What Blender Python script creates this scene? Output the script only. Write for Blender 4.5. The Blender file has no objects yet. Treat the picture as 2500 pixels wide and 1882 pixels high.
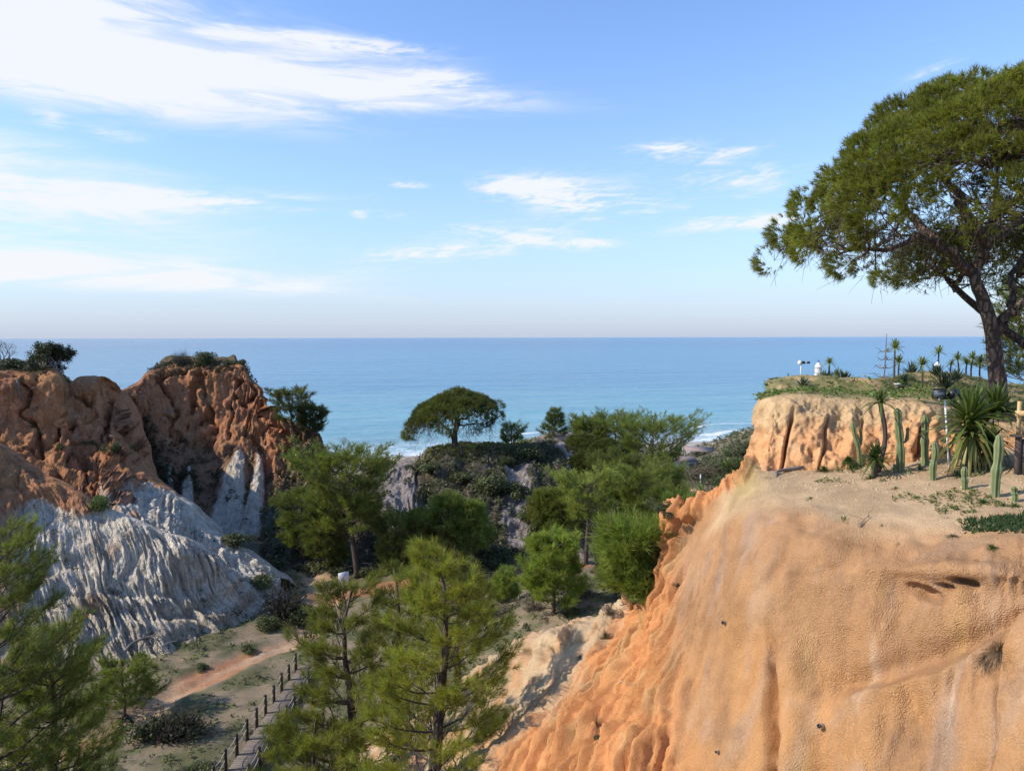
import bpy, math, random
import numpy as np
from mathutils import Vector
from mathutils.bvhtree import BVHTree

# ------------------------------------------------------------------ camera, sky, sun, exposure
SC = bpy.context.scene
COL = SC.collection
CAMZ = 38.0                       # metres above the sea
F = 1800.0                        # focal length in photograph pixels (2500 x 1882)
PITCH = math.radians(3.75)
cam_d = bpy.data.cameras.new('camera'); cam = bpy.data.objects.new('camera', cam_d); COL.objects.link(cam)
cam_d.sensor_width = 36.0; cam_d.lens = F / 2500 * 36.0; cam_d.clip_start = 0.2; cam_d.clip_end = 90000
cam.location = (0, 0, CAMZ); cam.rotation_euler = (math.radians(90) - PITCH, math.radians(0.12), 0)
SC.camera = cam

SUN_AZ = math.radians(-101)        # square to the left of the view direction
SUN_EL = math.radians(35)
sun_d = bpy.data.lights.new('sun', 'SUN'); sun = bpy.data.objects.new('sun', sun_d); COL.objects.link(sun)
sun_d.energy = 3.2; sun_d.angle = math.radians(0.55); sun_d.color = (1.0, 0.91, 0.77)
sdir = Vector((math.sin(SUN_AZ)*math.cos(SUN_EL), math.cos(SUN_AZ)*math.cos(SUN_EL), math.sin(SUN_EL)))
sun.rotation_euler = sdir.to_track_quat('Z', 'Y').to_euler(); sun.location = (-60, 30, 110)
SC.view_settings.view_transform = 'Standard'; SC.view_settings.look = 'None'
SC.view_settings.exposure = 0.66; SC.view_settings.gamma = 1.0; SC.view_settings.use_curve_mapping = False

def ray(px, py):
    u = (px - 1250) / F; v = (941 - py) / F
    c, s = math.cos(PITCH), math.sin(PITCH)
    return np.array([u, c + v*s, -s + v*c])
def at(px, py, d):
    r = ray(px, py); return r * (d / r[1]) + np.array([0, 0, CAMZ])

class NT:
    """small helper to write node trees as expressions"""
    def __init__(s, tree): s.t = tree; s.n = tree.nodes; s.l = tree.links
    def node(s, typ, **kw):
        n = s.n.new(typ)
        for k, v in kw.items(): setattr(n, k, v)
        return n
    def put(s, sock, v):
        if isinstance(v, bpy.types.NodeSocket): s.l.new(v, sock)
        elif v is not None:
            if isinstance(v, (tuple, list)) and len(v) == 3 and len(sock.default_value) == 4: v = (*v, 1)
            sock.default_value = v
    def m(s, op, a, b=None, c=None, clamp=False):
        n = s.node('ShaderNodeMath', operation=op); n.use_clamp = clamp
        s.put(n.inputs[0], a)
        if b is not None: s.put(n.inputs[1], b)
        if c is not None: s.put(n.inputs[2], c)
        return n.outputs[0]
    def mix(s, f, a, b, blend='MIX'):
        n = s.node('ShaderNodeMix', data_type='RGBA', blend_type=blend)
        s.put(n.inputs['Factor'], f); s.put(n.inputs[6], a); s.put(n.inputs[7], b)
        return n.outputs[2]
    def noise(s, vec, scale, detail=4, rough=.55, dist=0, out=0):
        n = s.node('ShaderNodeTexNoise'); s.put(n.inputs['Vector'], vec); n.inputs['Scale'].default_value = scale
        n.inputs['Detail'].default_value = detail; n.inputs['Roughness'].default_value = rough; n.inputs['Distortion'].default_value = dist
        return n.outputs[out]
    def mapr(s, v, a, b, c=0, d=1, smooth=True):
        n = s.node('ShaderNodeMapRange'); n.interpolation_type = 'SMOOTHSTEP' if smooth else 'LINEAR'
        s.put(n.inputs[0], v); n.inputs[1].default_value = a; n.inputs[2].default_value = b; n.inputs[3].default_value = c; n.inputs[4].default_value = d
        return n.outputs[0]
    def comb(s, x, y, z):
        n = s.node('ShaderNodeCombineXYZ'); s.put(n.inputs[0], x); s.put(n.inputs[1], y); s.put(n.inputs[2], z); return n.outputs[0]
    def sep(s, v):
        n = s.node('ShaderNodeSeparateXYZ'); s.put(n.inputs[0], v); return n.outputs
    def vmul(s, v, k):
        n = s.node('ShaderNodeVectorMath', operation='MULTIPLY'); s.put(n.inputs[0], v); n.inputs[1].default_value = k; return n.outputs[0]
    def vadd(s, a, b):
        n = s.node('ShaderNodeVectorMath', operation='ADD'); s.put(n.inputs[0], a); s.put(n.inputs[1], b); return n.outputs[0]

def build_world():
    w = bpy.data.worlds.new('World'); SC.world = w; w.use_nodes = True
    T = NT(w.node_tree); T.n.clear()
    out = T.node('ShaderNodeOutputWorld'); bg = T.node('ShaderNodeBackground'); T.l.new(bg.outputs[0], out.inputs[0])
    sky = T.node('ShaderNodeTexSky', sky_type='NISHITA'); sky.sun_disc = False
    sky.sun_elevation = SUN_EL; sky.sun_rotation = SUN_AZ; sky.altitude = 40
    sky.air_density = 1.0; sky.dust_density = 0.25; sky.ozone_density = 3.0
    d = T.node('ShaderNodeTexCoord').outputs['Generated']
    x, y, z = T.sep(d)
    az = T.m('ARCTAN2', x, y); el = T.m('ARCSINE', z)
    # fibrous cirrus, laid out by azimuth and elevation on the sky
    base = T.comb(T.m('MULTIPLY', az, 1.5), T.m('MULTIPLY', el, 10.0), 0.0)
    wv = T.noise(base, 1.6, 3, .5, 0, 1)
    vec = T.vadd(base, T.vmul(wv, (.55, .55, .3)))
    fib = T.noise(vec, 4.5, 9, .62, .35)
    fine = T.noise(T.comb(T.m('ADD', T.m('MULTIPLY', az, 9), T.m('MULTIPLY', el, 10)), T.m('SUBTRACT', T.m('MULTIPLY', el, 44), T.m('MULTIPLY', az, 7)), 3.3), 2.6, 7, .65, .9)
    tex = T.m('ADD', T.m('MULTIPLY', fib, .6), T.m('MULTIPLY', fine, .4))
    # px, py, half width, half height, tilt (px down per px right), strength
    cl = [(120, 40, 620, 95, .03, 1.35), (600, 186, 560, 36, .03, 1.6), (-100, 130, 560, 50, .06, 1.5), (880, 112, 190, 16, .03, .75), (1075, 195, 90, 22, .03, .8),
          (20, 440, 380, 95, .10, 1.15), (430, 488, 300, 20, -.03, .85), (250, 665, 760, 34, .05, .75), (-100, 630, 500, 44, .03, .8),
          (120, 290, 34, 20, .4, .55), (270, 325, 60, 14, .1, .6),
          (1290, 458, 120, 24, .04, .9), (1470, 500, 210, 42, .12, .85), (1080, 618, 210, 24, -.12, .9), (1250, 590, 110, 24, -.2, .7), (1430, 596, 95, 16, -.05, .75),
          (1770, 420, 140, 44, .18, .85), (1850, 540, 150, 18, -.04, .9), (1600, 368, 85, 14, -.04, .8), (1820, 365, 70, 10, -.1, .55),
          (1000, 452, 44, 9, .05, .6), (880, 525, 26, 13, .2, .6), (975, 533, 44, 13, .1, .6), (1150, 560, 90, 20, -.1, .55), (2260, 180, 70, 12, -.25, .5)]
    tot = 0.0; soft = 0.0; ae = T.comb(az, el, 0.0)
    for ci, (px, py, hw, hh, tl, st) in enumerate(cl):
        r = ray(px, py); a0 = math.atan2(r[0], r[1]); e0 = math.asin(r[2] / np.linalg.norm(r))
        mp = T.node('ShaderNodeMapping', vector_type='TEXTURE'); T.put(mp.inputs[0], ae)
        mp.inputs[1].default_value = (a0, e0, 0); mp.inputs[2].default_value = (0, 0, -math.atan(tl)); mp.inputs[3].default_value = (hw/F, hh/F, 1)
        dt = T.node('ShaderNodeVectorMath', operation='DOT_PRODUCT'); T.l.new(mp.outputs[0], dt.inputs[0]); T.l.new(mp.outputs[0], dt.inputs[1])
        gq = T.m('POWER', .36788, dt.outputs['Value'])
        if ci in (0, 1, 2, 5, 7, 8): soft = T.m('MULTIPLY_ADD', gq, st, soft)
        else: tot = T.m('MULTIPLY_ADD', gq, st, tot)
    wide = T.mapr(T.noise(T.comb(T.m('MULTIPLY', x, 1.0), T.m('MULTIPLY', y, 1.0), T.m('MULTIPLY', z, 3.0)), 1.3, 3), .45, .8, 0, .22)
    tot = T.m('ADD', tot, wide)
    dens = T.m('ADD', T.m('MULTIPLY', tot, T.mapr(tex, .38, .66, .16, 1.30)), T.m('MULTIPLY', soft, T.mapr(fib, .32, .68, .42, 1.05)))
    dens = T.mapr(dens, .09, .98, 0, .95)
    # thin veil towards the horizon
    veil = T.m('MULTIPLY', T.m('EXPONENT', T.m('MULTIPLY', T.m('MAXIMUM', el, 0.0), -6.5)), .97)
    hs = T.node('ShaderNodeHueSaturation'); T.l.new(sky.outputs[0], hs.inputs['Color']); hs.inputs['Saturation'].default_value = SKY_SAT; hs.inputs['Value'].default_value = 1.0
    skyc = T.mix(1.0, hs.outputs[0], SKY_TINT, 'MULTIPLY')
    c = T.mix(veil, skyc, VEIL_C)
    c = T.mix(dens, c, CLOUD_C)
    w.cycles.sampling_method = 'MANUAL'; w.cycles.sample_map_resolution = 256
    T.l.new(c, bg.inputs[0]); bg.inputs[1].default_value = SKY_STR
SKY_STR = 0.15; SKY_SAT = 1.0; SKY_TINT = (.84, .96, 1.14)
VEIL_C = (2.25, 2.55, 3.2); CLOUD_C = (3.9, 4.0, 4.15)
build_world()

# ------------------------------------------------------------------ numeric helpers
rng = np.random.default_rng(7); random.seed(7)
_perm = np.random.default_rng(11).permutation(256); _perm = np.concatenate([_perm, _perm, _perm])
_grad = np.random.default_rng(5).normal(size=(256, 3)); _grad /= np.linalg.norm(_grad, axis=1)[:, None]
def perlin(P):
    P = np.asarray(P, float); I = np.floor(P).astype(int); f = P - I; I &= 255
    w = f*f*f*(f*(f*6-15)+10); r = 0
    for dx in (0, 1):
        for dy in (0, 1):
            for dz in (0, 1):
                h = _perm[_perm[_perm[(I[..., 0]+dx) & 255] + ((I[..., 1]+dy) & 255)] + ((I[..., 2]+dz) & 255)]
                g = _grad[h]; dd = f - np.array([dx, dy, dz])
                ww = (w[..., 0] if dx else 1-w[..., 0])*(w[..., 1] if dy else 1-w[..., 1])*(w[..., 2] if dz else 1-w[..., 2])
                r = r + ww*(g*dd).sum(-1)
    return r*1.5
def fbm(P, fr, octv=4, gain=.5, ridge=False):
    P = np.asarray(P)*np.asarray(fr); a = 1; s = 0; t = 0
    for o in range(octv):
        n = perlin(P*2**o + o*17.3)
        if ridge: n = 1 - 2*np.abs(n)
        s = s + a*n; t += a; a *= gain
    return s/t
def sst(x, a, b):
    t = np.clip((np.asarray(x, float)-a)/(b-a), 0, 1); return t*t*(3-2*t)
def lerp(a, b, t): return np.asarray(a)*(1-t) + np.asarray(b)*t
def cmix(A, B, m): return A*(1-m[..., None]) + np.asarray(B)*m[..., None]
def unit(v): return v/np.maximum(np.linalg.norm(v, axis=-1, keepdims=True), 1e-9)
def cr(C, n):
    m = len(C); t = np.linspace(0, m-1, n); i = np.minimum(t.astype(int), m-2); f = t - i
    E = np.concatenate([[2*C[0]-C[1]], C, [2*C[-1]-C[-2]]])
    sh = (-1,) + (1,)*(C.ndim-1); f = f.reshape(sh)
    a, b, c, d = E[i], E[i+1], E[i+2], E[i+3]
    return .5*(2*b + (c-a)*f + (2*a-5*b+4*c-d)*f*f + (3*b-a-3*c+d)*f**3)

def mesh_np(name, V, Fc, col=None, smooth=False):
    """V (n,3); Fc (k,3) or (k,4) or a list of such arrays"""
    me = bpy.data.meshes.new(name); V = np.asarray(V, np.float32)
    Fl = [np.asarray(f, np.int32) for f in (Fc if isinstance(Fc, list) else [Fc]) if len(f)]
    loops = np.concatenate([f.ravel() for f in Fl]); sizes = np.concatenate([np.full(len(f), f.shape[1], np.int32) for f in Fl])
    me.vertices.add(len(V)); me.vertices.foreach_set('co', V.ravel())
    me.loops.add(len(loops)); me.loops.foreach_set('vertex_index', loops)
    me.polygons.add(len(sizes)); st = np.concatenate([[0], np.cumsum(sizes)[:-1]]).astype(np.int32)
    me.polygons.foreach_set('loop_start', st); me.polygons.foreach_set('loop_total', sizes)
    if smooth: me.polygons.foreach_set('use_smooth', np.ones(len(sizes), bool))
    me.update(calc_edges=True)
    if col is not None:
        c = np.ones((len(V), 4), np.float32); c[:, :3] = np.clip(col, 0, 1)
        at_ = me.color_attributes.new('Col', 'FLOAT_COLOR', 'POINT'); at_.data.foreach_set('color', c.ravel())
    return me
def obj(name, me, mat, parent=None, loc=None):
    o = bpy.data.objects.new(name, me); COL.objects.link(o)
    if mat is not None and me is not None and not me.materials: me.materials.append(mat)
    if parent is not None: o.parent = parent
    if loc is not None: o.location = [float(q) for q in loc]
    return o
def tag(o, label=None, cat=None, group=None, kind=None):
    if label: o['label'] = label
    if cat: o['category'] = cat
    if group: o['group'] = group
    if kind: o['kind'] = kind
    return o
def empty(name, loc, rz=0):
    o = bpy.data.objects.new(name, None); COL.objects.link(o); o.location = [float(q) for q in loc]; o.rotation_euler[2] = rz; o.empty_display_size = .2
    return o

class MB:
    """collects tubes, boxes and strips in one mesh"""
    def __init__(s): s.V = []; s.Q = []; s.T = []; s.n = 0; s.C = []
    def add(s, V, Q=None, T=None, c=None):
        V = np.asarray(V, float); s.V.append(V)
        if Q is not None and len(Q): s.Q.append(np.asarray(Q) + s.n)
        if T is not None and len(T): s.T.append(np.asarray(T) + s.n)
        s.C.append(np.tile(np.asarray(c if c is not None else (1, 1, 1), float), (len(V), 1))); s.n += len(V)
    def tube(s, pts, rad, k=6, cap=True, c=None, rough=0):
        pts = np.asarray(pts, float); m = len(pts); rad = np.broadcast_to(np.asarray(rad, float), (m,))
        tg = unit(np.gradient(pts, axis=0)); ref = np.array([0, 0, 1.]) if abs(tg[0][2]) < .9 else np.array([1., 0, 0])
        a = unit(np.cross(tg, ref)); b = np.cross(tg, a)
        th = np.arange(k)*2*math.pi/k
        rr = rad[:, None]*(1 + (rng.normal(size=(m, k))*rough if rough else 0))
        R = pts[:, None] + rr[..., None]*(np.cos(th)[None, :, None]*a[:, None] + np.sin(th)[None, :, None]*b[:, None])
        i = np.arange(m-1)[:, None]*k; j = np.arange(k)[None]; j2 = (j+1) % k
        Q = np.stack([i+j, i+j2, i+k+j2, i+k+j], -1).reshape(-1, 4); V = R.reshape(-1, 3); T = None
        if cap:
            V = np.concatenate([V, pts[:1], pts[-1:]]); jj = np.arange(k); e = m*k; b0 = (m-1)*k
            T = np.concatenate([np.stack([np.full(k, e), (jj+1) % k, jj], -1), np.stack([np.full(k, e+1), b0+jj, b0+(jj+1) % k], -1)])
        s.add(V, Q, T, c)
    def box(s, c0, size, rot=None, c=None):
        h = np.asarray(size, float)/2
        V = np.array([[x, y, z] for x in (-1, 1) for y in (-1, 1) for z in (-1, 1)])*h
        if rot is not None: V = V @ np.asarray(rot).T
        s.add(V + np.asarray(c0), [[0, 1, 3, 2], [4, 6, 7, 5], [0, 4, 5, 1], [2, 3, 7, 6], [0, 2, 6, 4], [1, 5, 7, 3]], None, c)
    def lathe(s, prof, k=16, c0=(0, 0, 0), c=None):
        th = np.arange(k)*2*math.pi/k; pr = np.asarray(prof, float); m = len(pr)
        V = np.stack([pr[:, 0][:, None]*np.cos(th), pr[:, 0][:, None]*np.sin(th), np.repeat(pr[:, 1][:, None], k, 1)], -1).reshape(-1, 3) + np.asarray(c0)
        i = np.arange(m-1)[:, None]*k; j = np.arange(k)[None]; j2 = (j+1) % k
        s.add(V, np.stack([i+j, i+j2, i+k+j2, i+k+j], -1).reshape(-1, 4), None, c)
    def mesh(s, name, smooth=False):
        return mesh_np(name, np.concatenate(s.V), [np.concatenate(s.Q) if s.Q else [], np.concatenate(s.T) if s.T else []], np.concatenate(s.C), smooth)
def rotz(a): c, s = math.cos(a), math.sin(a); return np.array([[c, -s, 0], [s, c, 0], [0, 0, 1.]])
def rotx(a): c, s = math.cos(a), math.sin(a); return np.array([[1, 0, 0], [0, c, -s], [0, s, c.real]])
def roty(a): c, s = math.cos(a), math.sin(a); return np.array([[c, 0, s], [0, 1, 0], [-s, 0, c]])

# ------------------------------------------------------------------ materials
def new_mat(name):
    m = bpy.data.materials.new(name); m.use_nodes = True; T = NT(m.node_tree); T.n.clear()
    out = T.node('ShaderNodeOutputMaterial'); p = T.node('ShaderNodeBsdfPrincipled'); T.l.new(p.outputs[0], out.inputs[0])
    return m, T, p, out
def vcol(T):
    n = T.node('ShaderNodeVertexColor'); n.layer_name = 'Col'; return n.outputs[0]
def wpos(T): return T.node('ShaderNodeNewGeometry').outputs['Position']
def earth_mat(name, scale=1.0, bump=.5, speck=.35, dist=.08, grain=9.0, crag=0):
    m, T, p, out = new_mat(name); P = wpos(T); c = vcol(T)
    n1 = T.noise(P, .9*scale, 6, .6); n2 = T.noise(P, grain*scale, 5, .65); n3 = T.noise(T.vmul(P, (1, 1, .22)), 3.2*scale, 5, .6)
    v = T.m('ADD', T.m('ADD', T.m('MULTIPLY', T.m('SUBTRACT', n1, .5), .7), T.m('MULTIPLY', T.m('SUBTRACT', n2, .5), speck*2)), T.m('MULTIPLY', T.m('SUBTRACT', n3, .5), .6))
    c = T.mix(1.0, c, T.comb(T.m('ADD', v, 1.0), T.m('ADD', T.m('MULTIPLY', v, 1.08), 1.0), T.m('ADD', T.m('MULTIPLY', v, 1.15), 1.0)), 'MULTIPLY')
    T.put(p.inputs['Base Color'], c); p.inputs['Roughness'].default_value = .95; p.inputs['Specular IOR Level'].default_value = .15
    b = T.node('ShaderNodeBump'); b.inputs['Strength'].default_value = bump; b.inputs['Distance'].default_value = dist
    hgt = T.m('ADD', n2, T.m('MULTIPLY', n3, .8))
    if crag:
        vo = T.node('ShaderNodeTexVoronoi', feature='F1'); T.put(vo.inputs['Vector'], T.vadd(T.vmul(P, (1, 1, .45)), T.vmul(T.noise(P, 1.1, 4, .6, 0, 1), (1.2, 1.2, .8)))); vo.inputs['Scale'].default_value = .85
        n4 = T.noise(T.vmul(P, (1, 1, .3)), 1.5, 7, .68, .6)
        hgt = T.m('ADD', hgt, T.m('ADD', T.m('MULTIPLY', vo.outputs[0], -crag), T.m('MULTIPLY', n4, crag*2.2)))
    T.put(b.inputs['Height'], hgt); T.l.new(b.outputs[0], p.inputs['Normal'])
    return m
def shotcrete_mat():
    m, T, p, out = new_mat('sprayed_earth_face'); P = wpos(T); c = vcol(T)
    vo = T.node('ShaderNodeTexVoronoi'); T.put(vo.inputs['Vector'], T.vadd(P, T.vmul(T.noise(P, 9, 2, .5, 0, 1), (.06, .06, .06)))); vo.inputs['Scale'].default_value = 40
    n1 = T.noise(P, .8, 6, .6); n2 = T.noise(P, 28, 4, .7); n3 = T.noise(T.vmul(P, (1.3, 1.3, .16)), 1.7, 5, .6, .3)
    v = T.m('ADD', T.m('ADD', T.m('MULTIPLY', T.m('SUBTRACT', n1, .5), .75), T.m('MULTIPLY', T.m('SUBTRACT', n2, .5), .8)), T.m('MULTIPLY', T.m('SUBTRACT', n3, .5), .5))
    c = T.mix(1.0, c, T.comb(T.m('ADD', v, 1.0), T.m('ADD', T.m('MULTIPLY', v, 1.05), 1.0), T.m('ADD', T.m('MULTIPLY', v, 1.12), 1.0)), 'MULTIPLY')
    T.put(p.inputs['Base Color'], c); p.inputs['Roughness'].default_value = .93; p.inputs['Specular IOR Level'].default_value = .2
    b = T.node('ShaderNodeBump'); b.inputs['Strength'].default_value = .75; b.inputs['Distance'].default_value = .05
    T.put(b.inputs['Height'], T.m('ADD', T.m('MULTIPLY', T.m('SUBTRACT', 1.0, vo.outputs[0]), T.mapr(T.noise(P, .55, 4, .6), .38, .62, .10, .85)), T.m('MULTIPLY', n2, .8))); T.l.new(b.outputs[0], p.inputs['Normal'])
    return m
def leaf_mat(name, tint=(1, 1, 1), rnd=.25, trans=.3, rough=.55):
    m, T, p, out = new_mat(name); c = vcol(T); oi = T.node('ShaderNodeObjectInfo').outputs['Random']
    n = T.noise(wpos(T), .8, 3)
    k = T.m('ADD', T.m('MULTIPLY', T.m('SUBTRACT', oi, .5), rnd*2), T.m('ADD', T.m('MULTIPLY', T.m('SUBTRACT', n, .5), .5), 1.0))
    c = T.mix(1.0, T.mix(1.0, c, T.comb(k, k, k), 'MULTIPLY'), tint, 'MULTIPLY')
    T.put(p.inputs['Base Color'], c); p.inputs['Roughness'].default_value = rough; p.inputs['Specular IOR Level'].default_value = .3
    tr = T.node('ShaderNodeBsdfTranslucent'); T.put(tr.inputs[0], T.mix(1.0, c, (1.2, 1.25, .6), 'MULTIPLY'))
    mx = T.node('ShaderNodeMixShader'); mx.inputs[0].default_value = trans
    T.l.new(p.outputs[0], mx.inputs[1]); T.l.new(tr.outputs[0], mx.inputs[2]); T.l.new(mx.outputs[0], out.inputs[0])
    return m
def bark_mat(name, c1, c2, sc=7):
    m, T, p, out = new_mat(name); tc = wpos(T)
    n = T.noise(T.vmul(tc, (1, 1, .35)), sc, 6, .65, .4)
    vo = T.node('ShaderNodeTexVoronoi', feature='DISTANCE_TO_EDGE'); T.put(vo.inputs['Vector'], T.vadd(T.vmul(tc, (1, 1, .38)), T.vmul(T.noise(tc, 5, 3, .5, 0, 1), (.12, .12, .12)))); vo.inputs['Scale'].default_value = sc
    pl = T.mapr(vo.outputs[0], 0.02, .22)
    T.put(p.inputs['Base Color'], T.mix(T.m('MULTIPLY', pl, T.mapr(n, .3, .7)), c1, c2)); p.inputs['Roughness'].default_value = .9
    b = T.node('ShaderNodeBump'); b.inputs['Strength'].default_value = .9; b.inputs['Distance'].default_value = .05
    T.put(b.inputs['Height'], T.m('ADD', pl, T.m('MULTIPLY', n, .5))); T.l.new(b.outputs[0], p.inputs['Normal'])
    return m
def flat_mat(name, c, rough=.6, var=.25, sc=8, metal=0):
    m, T, p, out = new_mat(name); n = T.noise(wpos(T), sc, 5, .6)
    k = T.m('ADD', T.m('MULTIPLY', T.m('SUBTRACT', n, .5), var*2), 1.0)
    T.put(p.inputs['Base Color'], T.mix(1.0, c, T.comb(k, k, k), 'MULTIPLY')); p.inputs['Roughness'].default_value = rough; p.inputs['Metallic'].default_value = metal
    b = T.node('ShaderNodeBump'); b.inputs['Strength'].default_value = .3; b.inputs['Distance'].default_value = .01; T.put(b.inputs['Height'], n); T.l.new(b.outputs[0], p.inputs['Normal'])
    return m
def wood_mat(name, c1, c2, axis=(1, 1, 1)):
    m, T, p, out = new_mat(name); P = wpos(T); n = T.noise(T.vmul(P, axis), 14, 5, .65, .4); oi = T.node('ShaderNodeObjectInfo').outputs['Random']
    k = T.m('ADD', T.m('MULTIPLY', oi, .4), .8)
    T.put(p.inputs['Base Color'], T.mix(1.0, T.mix(T.mapr(n, .3, .7), c1, c2), T.comb(k, k, k), 'MULTIPLY')); p.inputs['Roughness'].default_value = .85
    b = T.node('ShaderNodeBump'); b.inputs['Strength'].default_value = .4; b.inputs['Distance'].default_value = .01; T.put(b.inputs['Height'], n); T.l.new(b.outputs[0], p.inputs['Normal'])
    return m
M = {}
M['earth'] = earth_mat('eroded_sandstone', 1.0, 1.0, .5, .16, 5, 4.0)
M['earth_near'] = earth_mat('garden_earth', 2.2, .8, .5, .05, 8)
M['shot'] = shotcrete_mat()
M['needle'] = leaf_mat('pine_needles', (1.5, 1.42, 1.2), .2, .45)
M['leaf'] = leaf_mat('shrub_leaves', (1.3, 1.25, 1.15), .3, .25)
M['blade'] = leaf_mat('succulent_blades', (1, 1, 1), .15, .22, .4)
M['dry'] = leaf_mat('dry_twigs', (1, 1, 1), .15, .05, .9)
M['cactus'] = leaf_mat('cactus_skin', (1, 1, 1), .1, .0, .5)
M['bark'] = bark_mat('pine_bark', (.035, .024, .018), (.20, .135, .10), 7)
M['bark_far'] = flat_mat('far_bark', (.075, .052, .04), .9, .4, 6)
M['deadwood'] = flat_mat('grey_dead_wood', (.16, .14, .13), .9, .4, 10)
M['plank'] = wood_mat('weathered_plank', (.10, .078, .062), (.19, .148, .118), (.3, 1, 1))
M['post'] = wood_mat('dark_post', (.022, .016, .012), (.06, .043, .03), (1, 1, .2))
M['rope'] = flat_mat('rope', (.42, .36, .27), .9, .3, 60)
M['paleplank'] = wood_mat('fresh_timber', (.46, .28, .12), (.62, .42, .20), (1, 1, .2))
M['log'] = wood_mat('dark_log', (.035, .027, .022), (.09, .07, .055), (1, 1, .2))
M['white'] = flat_mat('white_paint', (.80, .80, .80), .55, .06, 6)
M['blue'] = flat_mat('blue_paint', (.03, .06, .32), .4, .1, 6)
M['black'] = flat_mat('black_plastic', (.018, .019, .021), .45, .15, 6)
M['glassy'] = flat_mat('lamp_glass', (.09, .11, .13), .12, .1, 4)
M['grey'] = flat_mat('grey_metal', (.33, .33, .33), .5, .15, 6)
M['pipe'] = flat_mat('pale_pipe', (.40, .32, .23), .6, .2, 12)
M['roof'] = flat_mat('hut_roof', (.30, .22, .19), .8, .25, 4)
M['terracotta'] = flat_mat('terracotta', (.42, .20, .11), .8, .2, 10)

# ------------------------------------------------------------------ terrain patches
BV = []          # (vertices, faces) for placing things on the ground
def patch(name, cols, nu, nv, disp, color, mat, smooth=True, ground=True, uoff=0):
    C = np.array([[np.asarray(p, float) for p in c] for c in cols])
    m, k = C.shape[:2]
    P = cr(C, nu); P = np.swapaxes(cr(np.swapaxes(P, 0, 1), nv), 0, 1)
    U, Vv = np.meshgrid(np.linspace(0, m-1, nu), np.linspace(0, k-1, nv), indexing='ij'); U = U - uoff
    def nrm(P):
        n = unit(np.cross(np.gradient(P, axis=0), np.gradient(P, axis=1)))
        vis = ((np.array([0, 0, CAMZ]) - P)*n).sum(-1)
        return n*(1 if np.median(vis[:, nv//3:]) > 0 else -1), (np.median(vis[:, nv//3:]) > 0)
    N, pos = nrm(P)
    P2 = disp(P, N, U, Vv); N2, pos = nrm(P2)
    Ccol = color(P2, N2, U, Vv)
    I = np.arange(nu*nv).reshape(nu, nv)
    q = np.stack([I[:-1, :-1], I[1:, :-1], I[1:, 1:], I[:-1, 1:]], -1).reshape(-1, 4)
    if not pos: q = q[:, ::-1]
    V = P2.reshape(-1, 3)
    me = mesh_np(name, V, q, Ccol.reshape(-1, 3), smooth)
    o = obj(name, me, mat); o['kind'] = 'structure'
    if ground: BV.append((V, q))
    return o, P2, N2, U, Vv, Ccol
def off(p, x, y, z): return np.asarray(p) + np.array([x, y, z])

OCHRE = np.array([.64, .325, .145]); RED = np.array([.58, .255, .125]); WHITE = np.array([.86, .75, .60]); CREAM = np.array([.74, .62, .45])
SAND = np.array([.50, .355, .21]); TAN = np.array([.40, .215, .10])

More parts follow.
